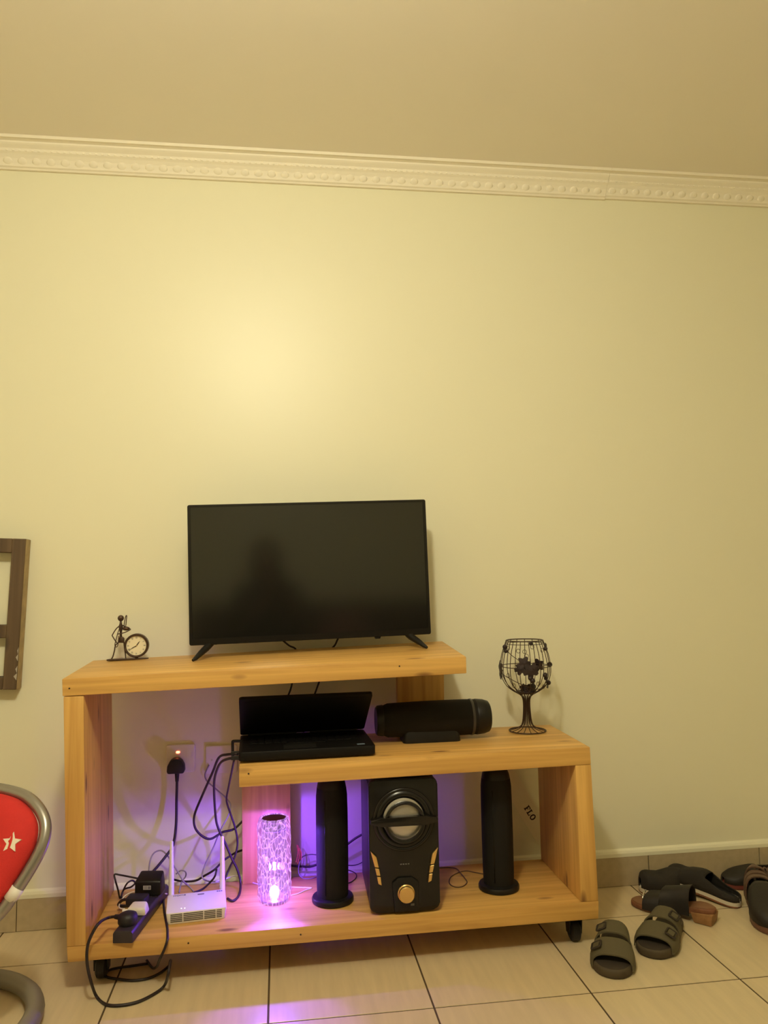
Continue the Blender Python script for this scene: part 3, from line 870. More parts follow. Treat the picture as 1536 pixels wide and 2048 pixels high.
b = NB(); prism(b, rrect(0.018, 0.006, 0.001, 2, 0.012, 0.100), (RH - 0.0020, RH + 0.0001), 'z'); obj('top_badge', b, 'print_grey', rb)
text_mesh('lettering', 'HOME', 0.0125, 'print_grey', rb, Matrix.Translation((-0.047, 0.106, RH + 0.0000)))
for k in range(3):
    b = NB(); box(b, 0.056 + k * 0.0056, 0.0605 + k * 0.0056, 0.105, 0.1105, RH - 0.002, RH + 0.0002); obj('print_mark', b, 'print_grey', rb)
for k in range(2):
    b = NB(); ball(b, (-0.040 + k * 0.009, 0.020, RH - 0.003), 0.0016, 8, 6); obj('status_light', b, mat('status_white', (0.9, 0.9, 0.85), 0.4, emit=(1, 0.95, 0.85), estr=1.2), rb, True)

# ================================================================== SOCKETS ON THE WALL
def plate(label, x, z, w):
    t = thing('wall_socket', label, 'socket', (x, -0.0002, z))
    b_ = NB(); prism(b_, rrect(w, 0.086, 0.005, 3), (-0.009, 0.0)); bevel(b_, 0.002, 2, [e for e in b_.edges if all(v.co.y < -0.008 for v in e.verts)])
    obj('face_plate', b_, 'white_plastic', t, True, angle=40)
    return t
s1 = plate('switched wall socket with black plug and lit red neon behind the stand', -0.3135, 0.4885, 0.088)
b = NB(); hexa(b, [(0.019, -0.012, 0.004), (0.034, -0.012, 0.004), (0.034, -0.009, 0.004), (0.019, -0.009, 0.004), (0.019, -0.0095, 0.028), (0.034, -0.0095, 0.028), (0.034, -0.009, 0.028), (0.019, -0.009, 0.028)]); obj('rocker_switch', b, 'white_plastic', s1)
b = NB(); prism(b, rrect(0.011, 0.006, 0.002, 2, -0.008, 0.0205), (-0.0105, -0.008)); obj('neon_light', b, 'neon', s1)
s2 = plate('blank white wall plate beside the laptop cables', -0.1865, 0.4800, 0.098)
for x in (-0.03, 0.03):
    b = NB(); lathe(b, [(0, 0), (0.003, 0), (0.003, 0.001), (0, 0.001)], 10, Matrix.Translation((x, -0.009, 0)) @ Matrix.Rotation(pi / 2, 4, 'X')); obj('screw', b, 'satin_silver', s2)

# ================================================================== POWER STRIP, PLUGS, ADAPTERS, CABLES
st = thing('power_strip', 'long dark power strip lying front to back at the left of the bottom shelf', 'power strip', (-0.378, -0.285, 0.1265), -0.155)
b = NB()
prism(b, [(-0.026, 0.0), (0.026, 0.0), (0.026, 0.024), (0.021, 0.031), (-0.021, 0.031), (-0.026, 0.024)], (-0.160, 0.150)); bevel(b, 0.003, 2)
sh = obj('housing', b, mat('strip_body', (0.030, 0.022, 0.026), 0.4), st, True, angle=40)
for k, yy in enumerate((-0.115, -0.055, 0.005, 0.065, 0.120)):
    b = NB()
    for hx, hy, w, d in ((0, 0.010, 0.0025, 0.005), (-0.010, -0.007, 0.0045, 0.002), (0.010, -0.007, 0.0045, 0.002)):
        box(b, hx - w, hx + w, yy + hy - d, yy + hy + d, 0.0300, 0.0313)
    obj('outlet_holes', b, 'shoe_inner', sh)
b = NB(); tube(b, [(0, 0.148, 0.015), (0, 0.165, 0.015)], [0.008, 0.005], 10); obj('strain_relief', b, 'rubber', sh, True)

CABLE = {
 'socket_lead': (0.0042, [(-0.3208, -0.035, 0.4554),(-0.3211, -0.032, 0.4288),(-0.3225, -0.03, 0.3676),(-0.3224, -0.04, 0.2949),(-0.3291, -0.055, 0.2403),(-0.3471, -0.075, 0.2155),(-0.3682, -0.1, 0.1948),(-0.3817, -0.125, 0.1829),(-0.3799, -0.135, 0.1664)]),
 'lap1': (0.0036, [(-0.1188, -0.36, 0.5683),(-0.1459, -0.34, 0.564),(-0.1721, -0.3, 0.5484),(-0.1967, -0.22, 0.4896),(-0.2332, -0.15, 0.4065),(-0.258, -0.12, 0.3443),(-0.2575, -0.11, 0.3047),(-0.2377, -0.1, 0.2755),(-0.2147, -0.09, 0.2621),(-0.1916, -0.08, 0.2694),(-0.1772, -0.07, 0.2744),(-0.145, -0.05, 0.2754),(-0.1162, -0.04, 0.2979)]),
 'lap2': (0.0036, [(-0.1183, -0.37, 0.5597),(-0.1446, -0.36, 0.5561),(-0.1671, -0.33, 0.5384),(-0.1855, -0.27, 0.491),(-0.1923, -0.22, 0.4397),(-0.1912, -0.18, 0.3576),(-0.1851, -0.165, 0.317),(-0.1628, -0.15, 0.2605),(-0.1458, -0.14, 0.2157),(-0.1314, -0.135, 0.1842),(-0.1209, -0.14, 0.1463),(-0.1228, -0.19, 0.1296),(-0.1377, -0.2305, 0.1296),(-0.1546, -0.2096, 0.1296)]),
 'lap3': (0.003, [(-0.1276, -0.35, 0.5504),(-0.1374, -0.3, 0.5054),(-0.1509, -0.22, 0.4446),(-0.1599, -0.17, 0.3962),(-0.1531, -0.14, 0.3556),(-0.138, -0.12, 0.3006),(-0.1311, -0.11, 0.253),(-0.1387, -0.11, 0.2139),(-0.1563, -0.115, 0.1788),(-0.1715, -0.13, 0.1461),(-0.1831, -0.1117, 0.13)]),
 'grey1': (0.0022, [(-0.2249, -0.012, 0.4653),(-0.2371, -0.014, 0.4385),(-0.2307, -0.016, 0.4171),(-0.2025, -0.02, 0.392),(-0.1692, -0.03, 0.3637),(-0.1563, -0.04, 0.3443),(-0.1618, -0.05, 0.3186),(-0.1871, -0.06, 0.2749),(-0.2048, -0.065, 0.2327),(-0.2284, -0.07, 0.1869),(-0.2393, -0.08, 0.1573),(-0.2334, -0.095, 0.1477),(-0.2166, -0.0658, 0.1285),(-0.1926, -0.0662, 0.1285)]),
 'grey2': (0.0022, [(-0.3943, -0.1, 0.1748),(-0.3949, -0.07, 0.2022),(-0.3849, -0.06, 0.2217),(-0.3649, -0.055, 0.2262),(-0.3462, -0.06, 0.2133),(-0.3268, -0.07, 0.1875),(-0.3076, -0.08, 0.1619),(-0.2933, -0.1, 0.1477),(-0.2802, -0.0858, 0.1285),(-0.2566, -0.1401, 0.1285)]),
 'grey3': (0.0022, [(-0.321, -0.0443, 0.15),(-0.3059, -0.0461, 0.16),(-0.2922, -0.0471, 0.155),(-0.2927, -0.0424, 0.14),(-0.3023, -0.0498, 0.1285),(-0.3024, -0.0972, 0.1285),(-0.3005, -0.1357, 0.1285)]),
 'floorcable': (0.0032, [(-0.3302, -0.0311, 0.1295),(-0.2958, -0.0537, 0.1295),(-0.2584, -0.0677, 0.135),(-0.2336, -0.0772, 0.15),(-0.2027, -0.0896, 0.17),(-0.1779, -0.06, 0.1847),(-0.1576, -0.045, 0.1932),(-0.137, -0.03, 0.199),(-0.1189, -0.02, 0.2006)]),
 'back2': (0.003, [(-0.1944, -0.1, 0.176),(-0.1981, -0.11, 0.1594),(-0.2157, -0.0767, 0.1295),(-0.2335, -0.1242, 0.1295),(-0.256, -0.1466, 0.1295)]),
 'adapter_cable': (0.0026, [(-0.4092, -0.19, 0.1955),(-0.4389, -0.18, 0.1995),(-0.4632, -0.17, 0.2017),(-0.4786, -0.17, 0.2041),(-0.4736, -0.18, 0.1893),(-0.4684, -0.1694, 0.16),(-0.4669, -0.147, 0.129),(-0.4628, -0.1249, 0.14),(-0.4493, -0.1374, 0.165),(-0.4365, -0.1303, 0.17),(-0.429, -0.1238, 0.16),(-0.44, -0.1255, 0.15),(-0.4621, -0.1137, 0.14),(-0.464, -0.1403, 0.129),(-0.4422, -0.166, 0.129)]),
 'loop': (0.0038, [(-0.4329, -0.3807, 0.17),(-0.453, -0.3814, 0.168),(-0.459, -0.452, 0.1852),(-0.4735, -0.462, 0.1639),(-0.4825, -0.468, 0.1372),(-0.4815, -0.475, 0.102),(-0.471, -0.482, 0.063),(-0.4636, -0.4473, 0.006),(-0.4322, -0.4863, 0.004),(-0.3967, -0.497, 0.004),(-0.3565, -0.4878, 0.004),(-0.3216, -0.4558, 0.004),(-0.3004, -0.4323, 0.01),(-0.2855, -0.47, 0.0536),(-0.2835, -0.458, 0.0696),(-0.2848, -0.43, 0.0702),(-0.2900, -0.40, 0.045),(-0.3000, -0.345, 0.012),(-0.3022, -0.3083, 0.0042)]),
 'loop2': (0.0034, [(-0.3377, -0.1878, 0.13),(-0.3222, -0.2765, 0.13),(-0.3028, -0.367, 0.1305),(-0.2939, -0.422, 0.1305),(-0.2922, -0.443, 0.1246),(-0.2981, -0.4445, 0.1061),(-0.307, -0.442, 0.0873),(-0.3144, -0.425, 0.0691),(-0.325, -0.39, 0.040),(-0.345, -0.33, 0.010),(-0.37, -0.27, 0.0036)]),
 'loop3': (0.0034, [(-0.3022, -0.3083, 0.004),(-0.3227, -0.3486, 0.004),(-0.3512, -0.3728, 0.004),(-0.3887, -0.3767, 0.004),(-0.4296, -0.3617, 0.004),(-0.4628, -0.3428, 0.004),(-0.464, -0.3131, 0.004),(-0.4418, -0.3006, 0.004),(-0.397, -0.2945, 0.004),(-0.3649, -0.2889, 0.004)]),
 'white1': (0.0018, [(-0.3893, -0.2159, 0.172),(-0.4148, -0.2036, 0.165),(-0.4385, -0.1946, 0.155),(-0.4489, -0.2188, 0.15),(-0.445, -0.2735, 0.155),(-0.4325, -0.3175, 0.165),(-0.4176, -0.341, 0.172)]),
 'white2': (0.0018, [(-0.3563, -0.2144, 0.165),(-0.3448, -0.1879, 0.15),(-0.3301, -0.1716, 0.14)]),
 'lampcord': (0.0022, [(-0.2011, -0.0727, 0.1285),(-0.1695, -0.0501, 0.1285),(-0.143, -0.0344, 0.1285),(-0.1161, -0.0519, 0.1285),(-0.0917, -0.0931, 0.1285),(-0.073, -0.1124, 0.1285),(-0.0579, -0.1192, 0.1285)]),
 'lampcord2': (0.0018, [(0.0228, -0.1523, 0.128),(0.0553, -0.1622, 0.128),(0.0892, -0.1723, 0.128),(0.0725, -0.1845, 0.128),(0.0498, -0.2065, 0.128),(0.0278, -0.2172, 0.128)]),
 'blackbehind': (0.0035, [(0.0181, -0.04, 0.153),(0.0431, -0.04, 0.1483),(0.0665, -0.04, 0.1452),(0.0932, -0.04, 0.1435),(0.1214, -0.045, 0.154),(0.1608, -0.05, 0.1775),(0.2063, -0.06, 0.21),(0.2342, -0.07, 0.2313),(0.2588, -0.08, 0.2466)]),
 'thin1': (0.0014, [(0.0585, -0.05, 0.1492),(0.0586, -0.05, 0.1689),(0.0713, -0.05, 0.1802),(0.093, -0.055, 0.1851),(0.1147, -0.06, 0.1838)]),
 'thin2': (0.0014, [(0.0585, -0.055, 0.1676),(0.0535, -0.06, 0.1455),(0.056, -0.08, 0.1345),(0.0694, -0.0934, 0.128),(0.0907, -0.0974, 0.128),(0.1131, -0.081, 0.128)]),
 'thin3': (0.0014, [(0.2007, -0.04, 0.141),(0.2246, -0.04, 0.1379),(0.2449, -0.045, 0.1429),(0.2605, -0.05, 0.1528)]),
 'thin4': (0.0014, [(0.1928, -0.099, 0.15),(0.2163, -0.0779, 0.135),(0.231, -0.0864, 0.128),(0.2259, -0.1227, 0.128),(0.2064, -0.1512, 0.128),(0.1941, -0.1529, 0.128)]),
 'red': (0.0012, [(0.046, -0.055, 0.1639),(0.0526, -0.05, 0.192),(0.0497, -0.05, 0.215),(0.0589, -0.05, 0.1992),(0.0603, -0.05, 0.1809),(0.0523, -0.055, 0.168)]),
 'red2': (0.0012, [(0.0505, -0.06, 0.1608),(0.057, -0.058, 0.1838),(0.0542, -0.055, 0.2072),(0.0634, -0.055, 0.1915),(0.0615, -0.06, 0.1721)]),
 'brown': (0.0016, [(0.4921, -0.0841, 0.128),(0.5225, -0.0855, 0.128),(0.5458, -0.1043, 0.13),(0.5497, -0.149, 0.132),(0.5553, -0.1842, 0.128),(0.5538, -0.2159, 0.128),(0.5334, -0.2432, 0.128),(0.5107, -0.2428, 0.128),(0.5005, -0.2138, 0.128),(0.5137, -0.1683, 0.128),(0.543, -0.1365, 0.128),(0.5729, -0.1252, 0.128),(0.5973, -0.1425, 0.128),(0.6185, -0.1591, 0.128)]),
 'tv1': (0.003, [(-0.0223, -0.11, 0.8869),(0.0009, -0.085, 0.8628),(0.0293, -0.06, 0.8365),(0.0519, -0.035, 0.8195),(0.0484, -0.03, 0.7713),(0.0366, -0.03, 0.7049),(0.0236, -0.03, 0.6689),(0.0072, -0.035, 0.6152),(-0.0074, -0.04, 0.5541)]),
 'tv2': (0.003, [(0.1958, -0.11, 0.881),(0.1846, -0.085, 0.8561),(0.1765, -0.06, 0.8338),(0.1618, -0.035, 0.813),(0.1453, -0.03, 0.7681),(0.1219, -0.03, 0.705),(0.1069, -0.03, 0.6657),(0.0869, -0.035, 0.6119),(0.0718, -0.04, 0.5506)]),
}

def cord(name, key, m, parent=None, sub=5):
    r, pts = CABLE[key]
    b_ = NB(); tube(b_, smooth_path(pts, sub), r, 8)
    if parent is None:
        return obj(name, b_, m, None, True)
    return wobj(name, b_, m, parent, True)

pg = thing('mains_lead', 'black mains lead plugged into the switched wall socket, running down to the strip', 'cable', (-0.321, -0.011, 0.47))
b = NB()
prism(b, [(-0.027, -0.020), (0.020, -0.020), (0.0235, -0.014), (0.022, 0.004), (0.014, 0.019), (0.003, 0.025), (-0.010, 0.025), (-0.021, 0.019), (-0.029, 0.004), (-0.0305, -0.014)], (-0.034, 0.0)); bevel(b, 0.004, 2)
obj('plug', b, 'rubber', pg, True, angle=40)
b = NB(); tube(b, [(0.0, -0.022, -0.018), (0.0, -0.0235, -0.045)], [0.0075, 0.0052], 10); obj('strain_relief', b, 'rubber', pg, True, angle=40)
cord('cord', 'socket_lead', 'cord_black', pg)

ad = thing('power_adapter', 'boxy black power adapter with small label on the power strip', 'adapter', (-0.3735, -0.205, 0.158), -0.155)
b = NB()
hexa(b, [(-0.0375, -0.022, 0.0), (0.0375, -0.022, 0.0), (0.0375, 0.030, 0.0), (-0.0375, 0.030, 0.0), (-0.0375, -0.022, 0.040), (0.0375, -0.022, 0.040), (0.0335, 0.024, 0.056), (-0.0335, 0.024, 0.056)]); bevel(b, 0.005, 2)
ab = obj('body', b, 'black_plastic', ad, True, angle=40)
b = NB(); box(b, -0.012, 0.010, -0.0226, -0.0215, 0.018, 0.029); obj('rating_label', b, mat('label_grey', (0.45, 0.43, 0.40), 0.6), ab)
b = NB()
for k in range(3): box(b, -0.010, 0.000, -0.0229, -0.0224, 0.0200 + k * 0.003, 0.0212 + k * 0.003)
box(b, 0.002, 0.009, -0.0229, -0.0224, 0.0195, 0.0275); obj('label_print', b, 'print_grey', ab)
ac = cord('adapter_lead', 'adapter_cable', 'cord_black')
tag(ac, 'thin black adapter lead kinked up against the left side panel', 'cable')

p2_ = thing('flat_plug', 'flat black angled plug between the boxy adapter and the white charger', 'plug', (-0.396, -0.272, 0.158), -0.2)
b = NB(); prism(b, rrect(0.056, 0.042, 0.008, 3), (0.0, 0.020), 'z'); bevel(b, 0.005, 2); obj('body', b, 'rubber', p2_, True, angle=40)
b = NB(); tube(b, smooth_path([(-0.026, 0, 0.010), (-0.045, 0.004, 0.006), (-0.062, 0.020, -0.012), (-0.058, 0.045, -0.026), (-0.030, 0.060, -0.028)], 4), 0.0042, 8); obj('cord', b, 'cord_black', p2_, True)

wc = thing('usb_charger', 'white usb wall charger standing on the power strip', 'charger', (-0.3815, -0.340, 0.158), -0.155)
b = NB(); hexa(b, [(-0.026, -0.020, 0), (0.026, -0.020, 0), (0.026, 0.020, 0), (-0.026, 0.020, 0), (-0.026, -0.020, 0.020), (0.026, -0.020, 0.020), (0.018, 0.018, 0.026), (-0.020, 0.018, 0.026)]); bevel(b, 0.006, 2); obj('body', b, mat('charger_white', (0.72, 0.68, 0.58), 0.4), wc, True, angle=40)
b = NB(); tube(b, [(-0.025, -0.008, 0.010), (-0.040, -0.008, 0.010)], 0.0042, 8); obj('usb_connector', b, 'cord_white', wc, True, angle=40)
c = cord('charging_cable', 'white1', 'cord_white'); tag(c, 'thin white cable curving round to the white charger', 'cable')
c = cord('charging_cable', 'white2', 'cord_white'); tag(c, 'short white cable crossing from the strip behind the router', 'cable')

rp = thing('round_plug', 'round black plug on the power strip with cable looping down to the floor', 'plug', (-0.398, -0.400, 0.158), -0.155)
b = NB(); lathe(b, [(0, 0), (0.023, 0), (0.025, 0.004), (0.025, 0.016), (0.022, 0.024), (0.012, 0.0285), (0, 0.0295)], 28); obj('body', b, 'rubber', rp, True, angle=50)
b = NB(); tube(b, [(-0.020, 0.006, 0.013), (-0.038, 0.013, 0.012)], [0.0072, 0.0058], 10); obj('strain_relief', b, 'rubber', rp, True, angle=40)
CABLE['loop'][1][0] = (-0.4335, -0.381, 0.170)
b = NB(); tube(b, smooth_path(CABLE['loop'][1], 6), CABLE['loop'][0], 8)
xf(b, b.verts, (Matrix.Translation(rp.location) @ Matrix.Rotation(-0.155, 4, 'Z')).inverted()); obj('cord', b, 'cord_black', rp, True)

for key, nm, m, lab in (
    ('loop2', 'loose_cable', 'cord_black', 'black cable running over the front edge left of the router'),
    ('loop3', 'floor_cable', 'cord_black', 'black cable loop lying on the floor tiles under the stand'),
    ('lap1', 'laptop_cable', 'cord_black', 'black laptop cable sagging in a wide loop in front of the wall'),
    ('lap2', 'laptop_cable', 'cord_black', 'black laptop cable dropping straight behind the right router antenna'),
    ('lap3', 'laptop_cable', 'cord_black', 'thin black cable hanging nearest to the left edge of the support board'),
    ('grey1', 'network_cable', 'cord_grey', 'grey cable zigzagging down from the blank wall plate'),
    ('grey2', 'network_cable', 'cord_grey', 'grey cable arching over the adapter and left antenna'),
    ('grey3', 'network_cable', 'cord_grey', 'short grey cable loop standing up behind the router'),
    ('floorcable', 'loose_cable', 'cord_black', 'black cable lying along the wall behind the router'),
    ('back2', 'loose_cable', 'cord_black', 'black cable end curling behind the right half of router'),
    ('lampcord', 'lamp_cable', 'cord_white', 'white cable running left from the crystal lamp'),
    ('lampcord2', 'lamp_cable', 'cord_white', 'white cable folded on the shelf right of the crystal lamp'),
    ('blackbehind', 'loose_cable', 'cord_black', 'thick black cable rising behind the tower speaker beside the lamp'),
    ('thin1', 'speaker_wire', 'cord_black', 'thin dark wire arching left of the lamp side tower speaker'),
    ('thin2', 'speaker_wire', 'cord_grey', 'thin pale wire looping onto the shelf left of the tower speaker'),
    ('thin3', 'speaker_wire', 'cord_black', 'thin wire level against the wall left of the subwoofer'),
    ('thin4', 'speaker_wire', 'cord_black', 'thin wire loop on the shelf between tower speaker and subwoofer'),
    ('red', 'bell_wire', 'cord_red', 'taller thin red wire twist behind the crystal lamp'),
    ('red2', 'bell_wire', 'cord_red', 'shorter thin red wire twist behind the crystal lamp'),
    ('brown', 'speaker_wire', 'cord_brown', 'thin brown wire with a loop right of the subwoofer'),
    ('tv1', 'television_cable', 'cord_black', 'black television cable dropping behind the laptop, the left one'),
    ('tv2', 'television_cable', 'cord_black', 'black television cable dropping behind the laptop, the right one')):
    tag(cord(nm, key, m), lab, 'cable')
# plugs at the left side of the laptop
for nm, loc, lab in (('cable_plug', (-0.123, -0.352, 0.569), 'black cable plug at the laptop left side, the rear one'), ('cable_plug', (-0.121, -0.376, 0.5615), 'black cable plug at the laptop left side, the front one')):
    b = NB(); prism(b, rrect(0.026, 0.010, 0.002, 2), (-0.005, 0.005)); bevel(b, 0.0015, 1)
    o = obj(nm, b, 'rubber', None, loc=loc); tag(o, lab, 'plug')
b = NB()
tube(b, smooth_path([(-0.112, -0.245, 0.580), (-0.134, -0.245, 0.581), (-0.1375, -0.245, 0.577), (-0.1375, -0.245, 0.555), (-0.137, -0.245, 0.535)], 4), 0.0042, 6)
o = obj('angled_plug', b, 'rubber', None, True); tag(o, 'angled black power plug standing at the laptop back left corner', 'plug')

# strip with lettering behind the right tower
fs = thing('cardboard_strip', 'pale cardboard strip lettered FLO leaning diagonally behind the right tower speaker', 'cardboard', (0.80, -0.030, 0.28))
FR = Matrix.Rotation(radians(59), 4, 'Y')
b = NB(); box(b, -0.17, 0.125, -0.0015, 0.0015, -0.026, 0.036); xf(b, b.verts, FR); obj('sheet', b, 'paper', fs)
def glyph(parts, x):
    b_ = NB()
    for q in parts: prism(b_, [(x + a, z) for a, z in q], (-0.0021, -0.0014))
    xf(b_, b_.verts, FR @ Matrix.Translation((0, 0, -0.004)))
    return obj('letter', b_, 'ink', fs)
R4 = lambda a, c, d, e: [(a, d), (c, d), (c, e), (a, e)]
glyph([R4(0.0, 0.009, 0, 0.003), R4(0.002, 0.0065, 0.003, 0.017), R4(0.0, 0.014, 0.017, 0.020), R4(0.0120, 0.014, 0.013, 0.017), R4(0.0065, 0.011, 0.009, 0.0115)], -0.002)
glyph([R4(0.0, 0.014, 0, 0.003), R4(0.002, 0.0065, 0.003, 0.017), R4(0.0, 0.009, 0.017, 0.020), R4(0.012, 0.014, 0.003, 0.007)], 0.014)
b = NB()
N = 20
for k in range(N):
    a0, a1 = 2 * pi * k / N, 2 * pi * (k + 1) / N
    prism(b, [(0.039 + 0.0085 * cos(a0), 0.010 + 0.0105 * sin(a0)), (0.039 + 0.0085 * cos(a1), 0.010 + 0.0105 * sin(a1)), (0.039 + 0.0042 * cos(a1), 0.010 + 0.0070 * sin(a1)), (0.039 + 0.0042 * cos(a0), 0.010 + 0.0070 * sin(a0))], (-0.0021, -0.0014))
xf(b, b.verts, FR @ Matrix.Translation((0, 0, -0.004))); obj('letter', b, 'ink', fs)

# ================================================================== WOODEN FRAME ON THE WALL
fr = thing('wooden_frame', 'worn brown wooden window frame hanging tilted on the wall at left edge', 'frame', (-1.02, -0.001, 0.735))
fr.rotation_euler = (0, 0.040, 0)
FWD, FHT, FD = 0.44, 0.462, 0.046
def bar(name, x0, x1, z0, z1, d0=-FD, d1=0.0, m='frame_wood', par=None):
    b_ = NB(); box(b_, x0, x1, d0, d1, z0, z1); bevel(b_, 0.002, 1); return obj(name, b_, m, par or fr)
bar('stile', FWD / 2 - 0.040, FWD / 2, 0, FHT); bar('stile', -FWD / 2, -FWD / 2 + 0.040, 0, FHT)
bar('rail', -FWD / 2 + 0.040, FWD / 2 - 0.040, FHT - 0.044, FHT); bar('rail', -FWD / 2 + 0.040, FWD / 2 - 0.040, 0, 0.036); bar('rail', -FWD / 2 + 0.040, FWD / 2 - 0.040, 0.155, 0.195, -FD + 0.006, -0.006)
e_ = bar('edge_strip', FWD / 2, FWD / 2 + 0.0015, 0.001, FHT - 0.001, -FD + 0.002, -0.002, mat('bare_wood', (0.36, 0.26, 0.12), 0.6, var=0.2, vscale=30)); e_['label'] = 'paler bare wood along the outer side'
for z, w in ((0.118, 0.004), (0.098, 0.007), (0.062, 0.006), (0.04, 0.010)):
    b = NB(); prism(b, [(FWD / 2 - w, z), (FWD / 2 - 0.001, z - 0.012), (FWD / 2 - 0.0005, z + 0.010)], (-FD - 0.0003, -FD + 0.001)); obj('chipped_patch', b, mat('chip', (0.42, 0.37, 0.30), 0.8), fr)

# ================================================================== RED CHAIR
ch = thing('moon_chair', 'round red cushioned chair with white stars and grey tube frame at left edge', 'chair', (-0.83, -0.57, 0.0))
NRM = Vector((-0.3004, -0.8511, 0.4306)); E1 = Vector((0.943, -0.3328, 0.0)); E2 = Vector((0.1433, 0.406, 0.9026))
SC0 = Vector((-0.78, -0.60, 0.41)) - Vector(ch.location)
OUT = [(0.1894, -0.0973), (0.2121, -0.0552), (0.2347, -0.0032), (0.2476, 0.0424), (0.2448, 0.0786), (0.2292, 0.1062), (0.1997, 0.1317), (0.16, 0.1505), (0.095, 0.1619),
       (0.0, 0.166), (-0.09, 0.155), (-0.165, 0.105), (-0.185, 0.02), (-0.15, -0.07), (-0.06, -0.14), (0.06, -0.165), (0.14, -0.145)]
CEN = (0.03, 0.005)
def seat_pt(u, v, h=0.0):
    return SC0 + E1 * u + E2 * v + NRM * h
loop_ = smooth_path([(u, v, 0) for u, v in OUT], 4, True)
b = NB(); tube(b, [seat_pt(p_.x, p_.y) for p_ in loop_], 0.0135, 12, True); obj('seat_ring', b, 'grey_tube', ch, True)
CP = [(0.0, 0.040), (0.3, 0.042), (0.6, 0.044), (0.76, 0.042), (0.87, 0.034), (0.925, 0.020), (0.94, 0.006), (0.90, -0.008), (0.7, -0.022), (0.35, -0.032), (0.0, -0.035)]
b = NB(); rings_ = []
for f_, h_ in CP:
    if f_ == 0.0: rings_.append([b.verts.new(seat_pt(*CEN, h_))])
    else: rings_.append([b.verts.new(seat_pt(CEN[0] + (p_.x - CEN[0]) * f_, CEN[1] + (p_.y - CEN[1]) * f_, h_)) for p_ in loop_])
nn = len(loop_)
for A, B_ in zip(rings_[:-1], rings_[1:]):
    for k in range(nn):
        k2 = (k + 1) % nn
        if len(A) == 1: b.faces.new((A[0], B_[k], B_[k2]))
        elif len(B_) == 1: b.faces.new((A[k], B_[0], A[k2]))
        else: b.faces.new((A[k], B_[k], B_[k2], A[k2]))
cush = obj('cushion', b, 'red_fabric', ch, True)
for su, sv, rot, hgt_ in ((0.196, 0.042, 0.35, 0.0425), (0.07, 0.10, 1.2, 0.0445), (-0.06, 0.09, 0.3, 0.0445), (0.10, -0.03, 2.0, 0.0425), (-0.10, -0.02, 0.8, 0.0445), (0.0, -0.085, 1.6, 0.0445)):
    b = NB(); ring_ = []
    for k in range(10):
        a = rot + pi * k / 5; rr = 0.0225 if k % 2 == 0 else 0.0105
        ring_.append((su + rr * cos(a), sv + rr * sin(a)))
    drop = 0.004 if su > 0.15 else 0.0
    hi = [b.verts.new(seat_pt(u, v, hgt_ + 0.0012 - drop * max(0, (u - 0.18) / 0.03))) for u, v in ring_]; lo_ = [b.verts.new(seat_pt(u, v, hgt_ - 0.012)) for u, v in ring_]
    c0 = b.verts.new(seat_pt(su, sv, hgt_ + 0.0012 - drop * 0.5))
    for k in range(10):
        b.faces.new((hi[k], hi[(k + 1) % 10], c0)); b.faces.new((hi[k], lo_[k], lo_[(k + 1) % 10], hi[(k + 1) % 10]))
    obj('star', b, 'star_fabric', cush)
b = NB(); tube(b, [seat_pt(0.2035, -0.0705), seat_pt(0.211, -0.0575), seat_pt(0.2165, -0.0455)], 0.0146, 12); o = obj('sleeve', b, mat('sleeve_white', (0.72, 0.68, 0.60), 0.5), ch, True); o['label'] = 'white sleeve on the grey tube'
b = NB(); tube(b, [(0.245 * cos(2 * pi * k / 48), 0.245 * sin(2 * pi * k / 48), 0.0225) for k in range(48)], 0.022, 12, True); obj('base_ring', b, 'base_tube', ch, True)
for a, (u_, v_) in ((radians(170), (-0.165, 0.105)), (radians(-110), (-0.06, -0.14)), (radians(75), (0.0, 0.166))):
    top = seat_pt(u_, v_, -0.004); bot = Vector((0.24 * cos(a), 0.24 * sin(a), 0.03))
    b = NB(); tube(b, smooth_path([top, top.lerp(bot, 0.4) + Vector((-0.03, 0, -0.02)), top.lerp(bot, 0.8), bot], 5), 0.011, 10); obj('leg', b, 'grey_tube', ch, True)
# ================================================================== SHOES
WU = [(0.0, 0.0), (0.015, 0.13), (0.05, 0.24), (0.11, 0.31), (0.2, 0.335), (0.35, 0.34), (0.5, 0.38), (0.63, 0.46), (0.74, 0.5), (0.84, 0.475), (0.92, 0.39), (0.97, 0.26), (0.992, 0.13), (1.0, 0.0)]
def wu(u):
    for (a, b_), (c_, d_) in zip(WU[:-1], WU[1:]):
        if a <= u <= c_: return b_ + (d_ - b_) * (u - a) / (c_ - a)
    return 0.0
def bend(u, side):            # inward curve of the foot
    return side * 0.10 * sin(pi * min(max(u, 0), 1)) 
def sole_pts(L, Wd, side=1, grow=0.0):
    us = [0.004, 0.015, 0.035, 0.07, 0.12, 0.2, 0.3, 0.4, 0.5, 0.6, 0.68, 0.76, 0.83, 0.89, 0.94, 0.97, 0.988, 0.997]
    f = lambda u, s: (Wd * (bend(u, side) * 0.25 + s * wu(u)) + s * grow, L * u)
    return [f(u, 1) for u in us] + [f(u, -1) for u in reversed(us)]
def slab(name, L, Wd, z0, z1, m, parent, side=1, grow=0.0, lift=None, bev=0.003):
    b_ = NB(); pts = sole_pts(L, Wd, side, grow)
    prism(b_, pts, (z0, z1), 'z'); bevel(b_, bev, 2, [e for e in b_.edges if abs(e.verts[0].co.z - e.verts[1].co.z) < 1e-6])
    if lift:
        for v in b_.verts: v.co.z += lift(v.co.y / L, v.co.z)
    return obj(name, b_, m, parent, True, angle=50)
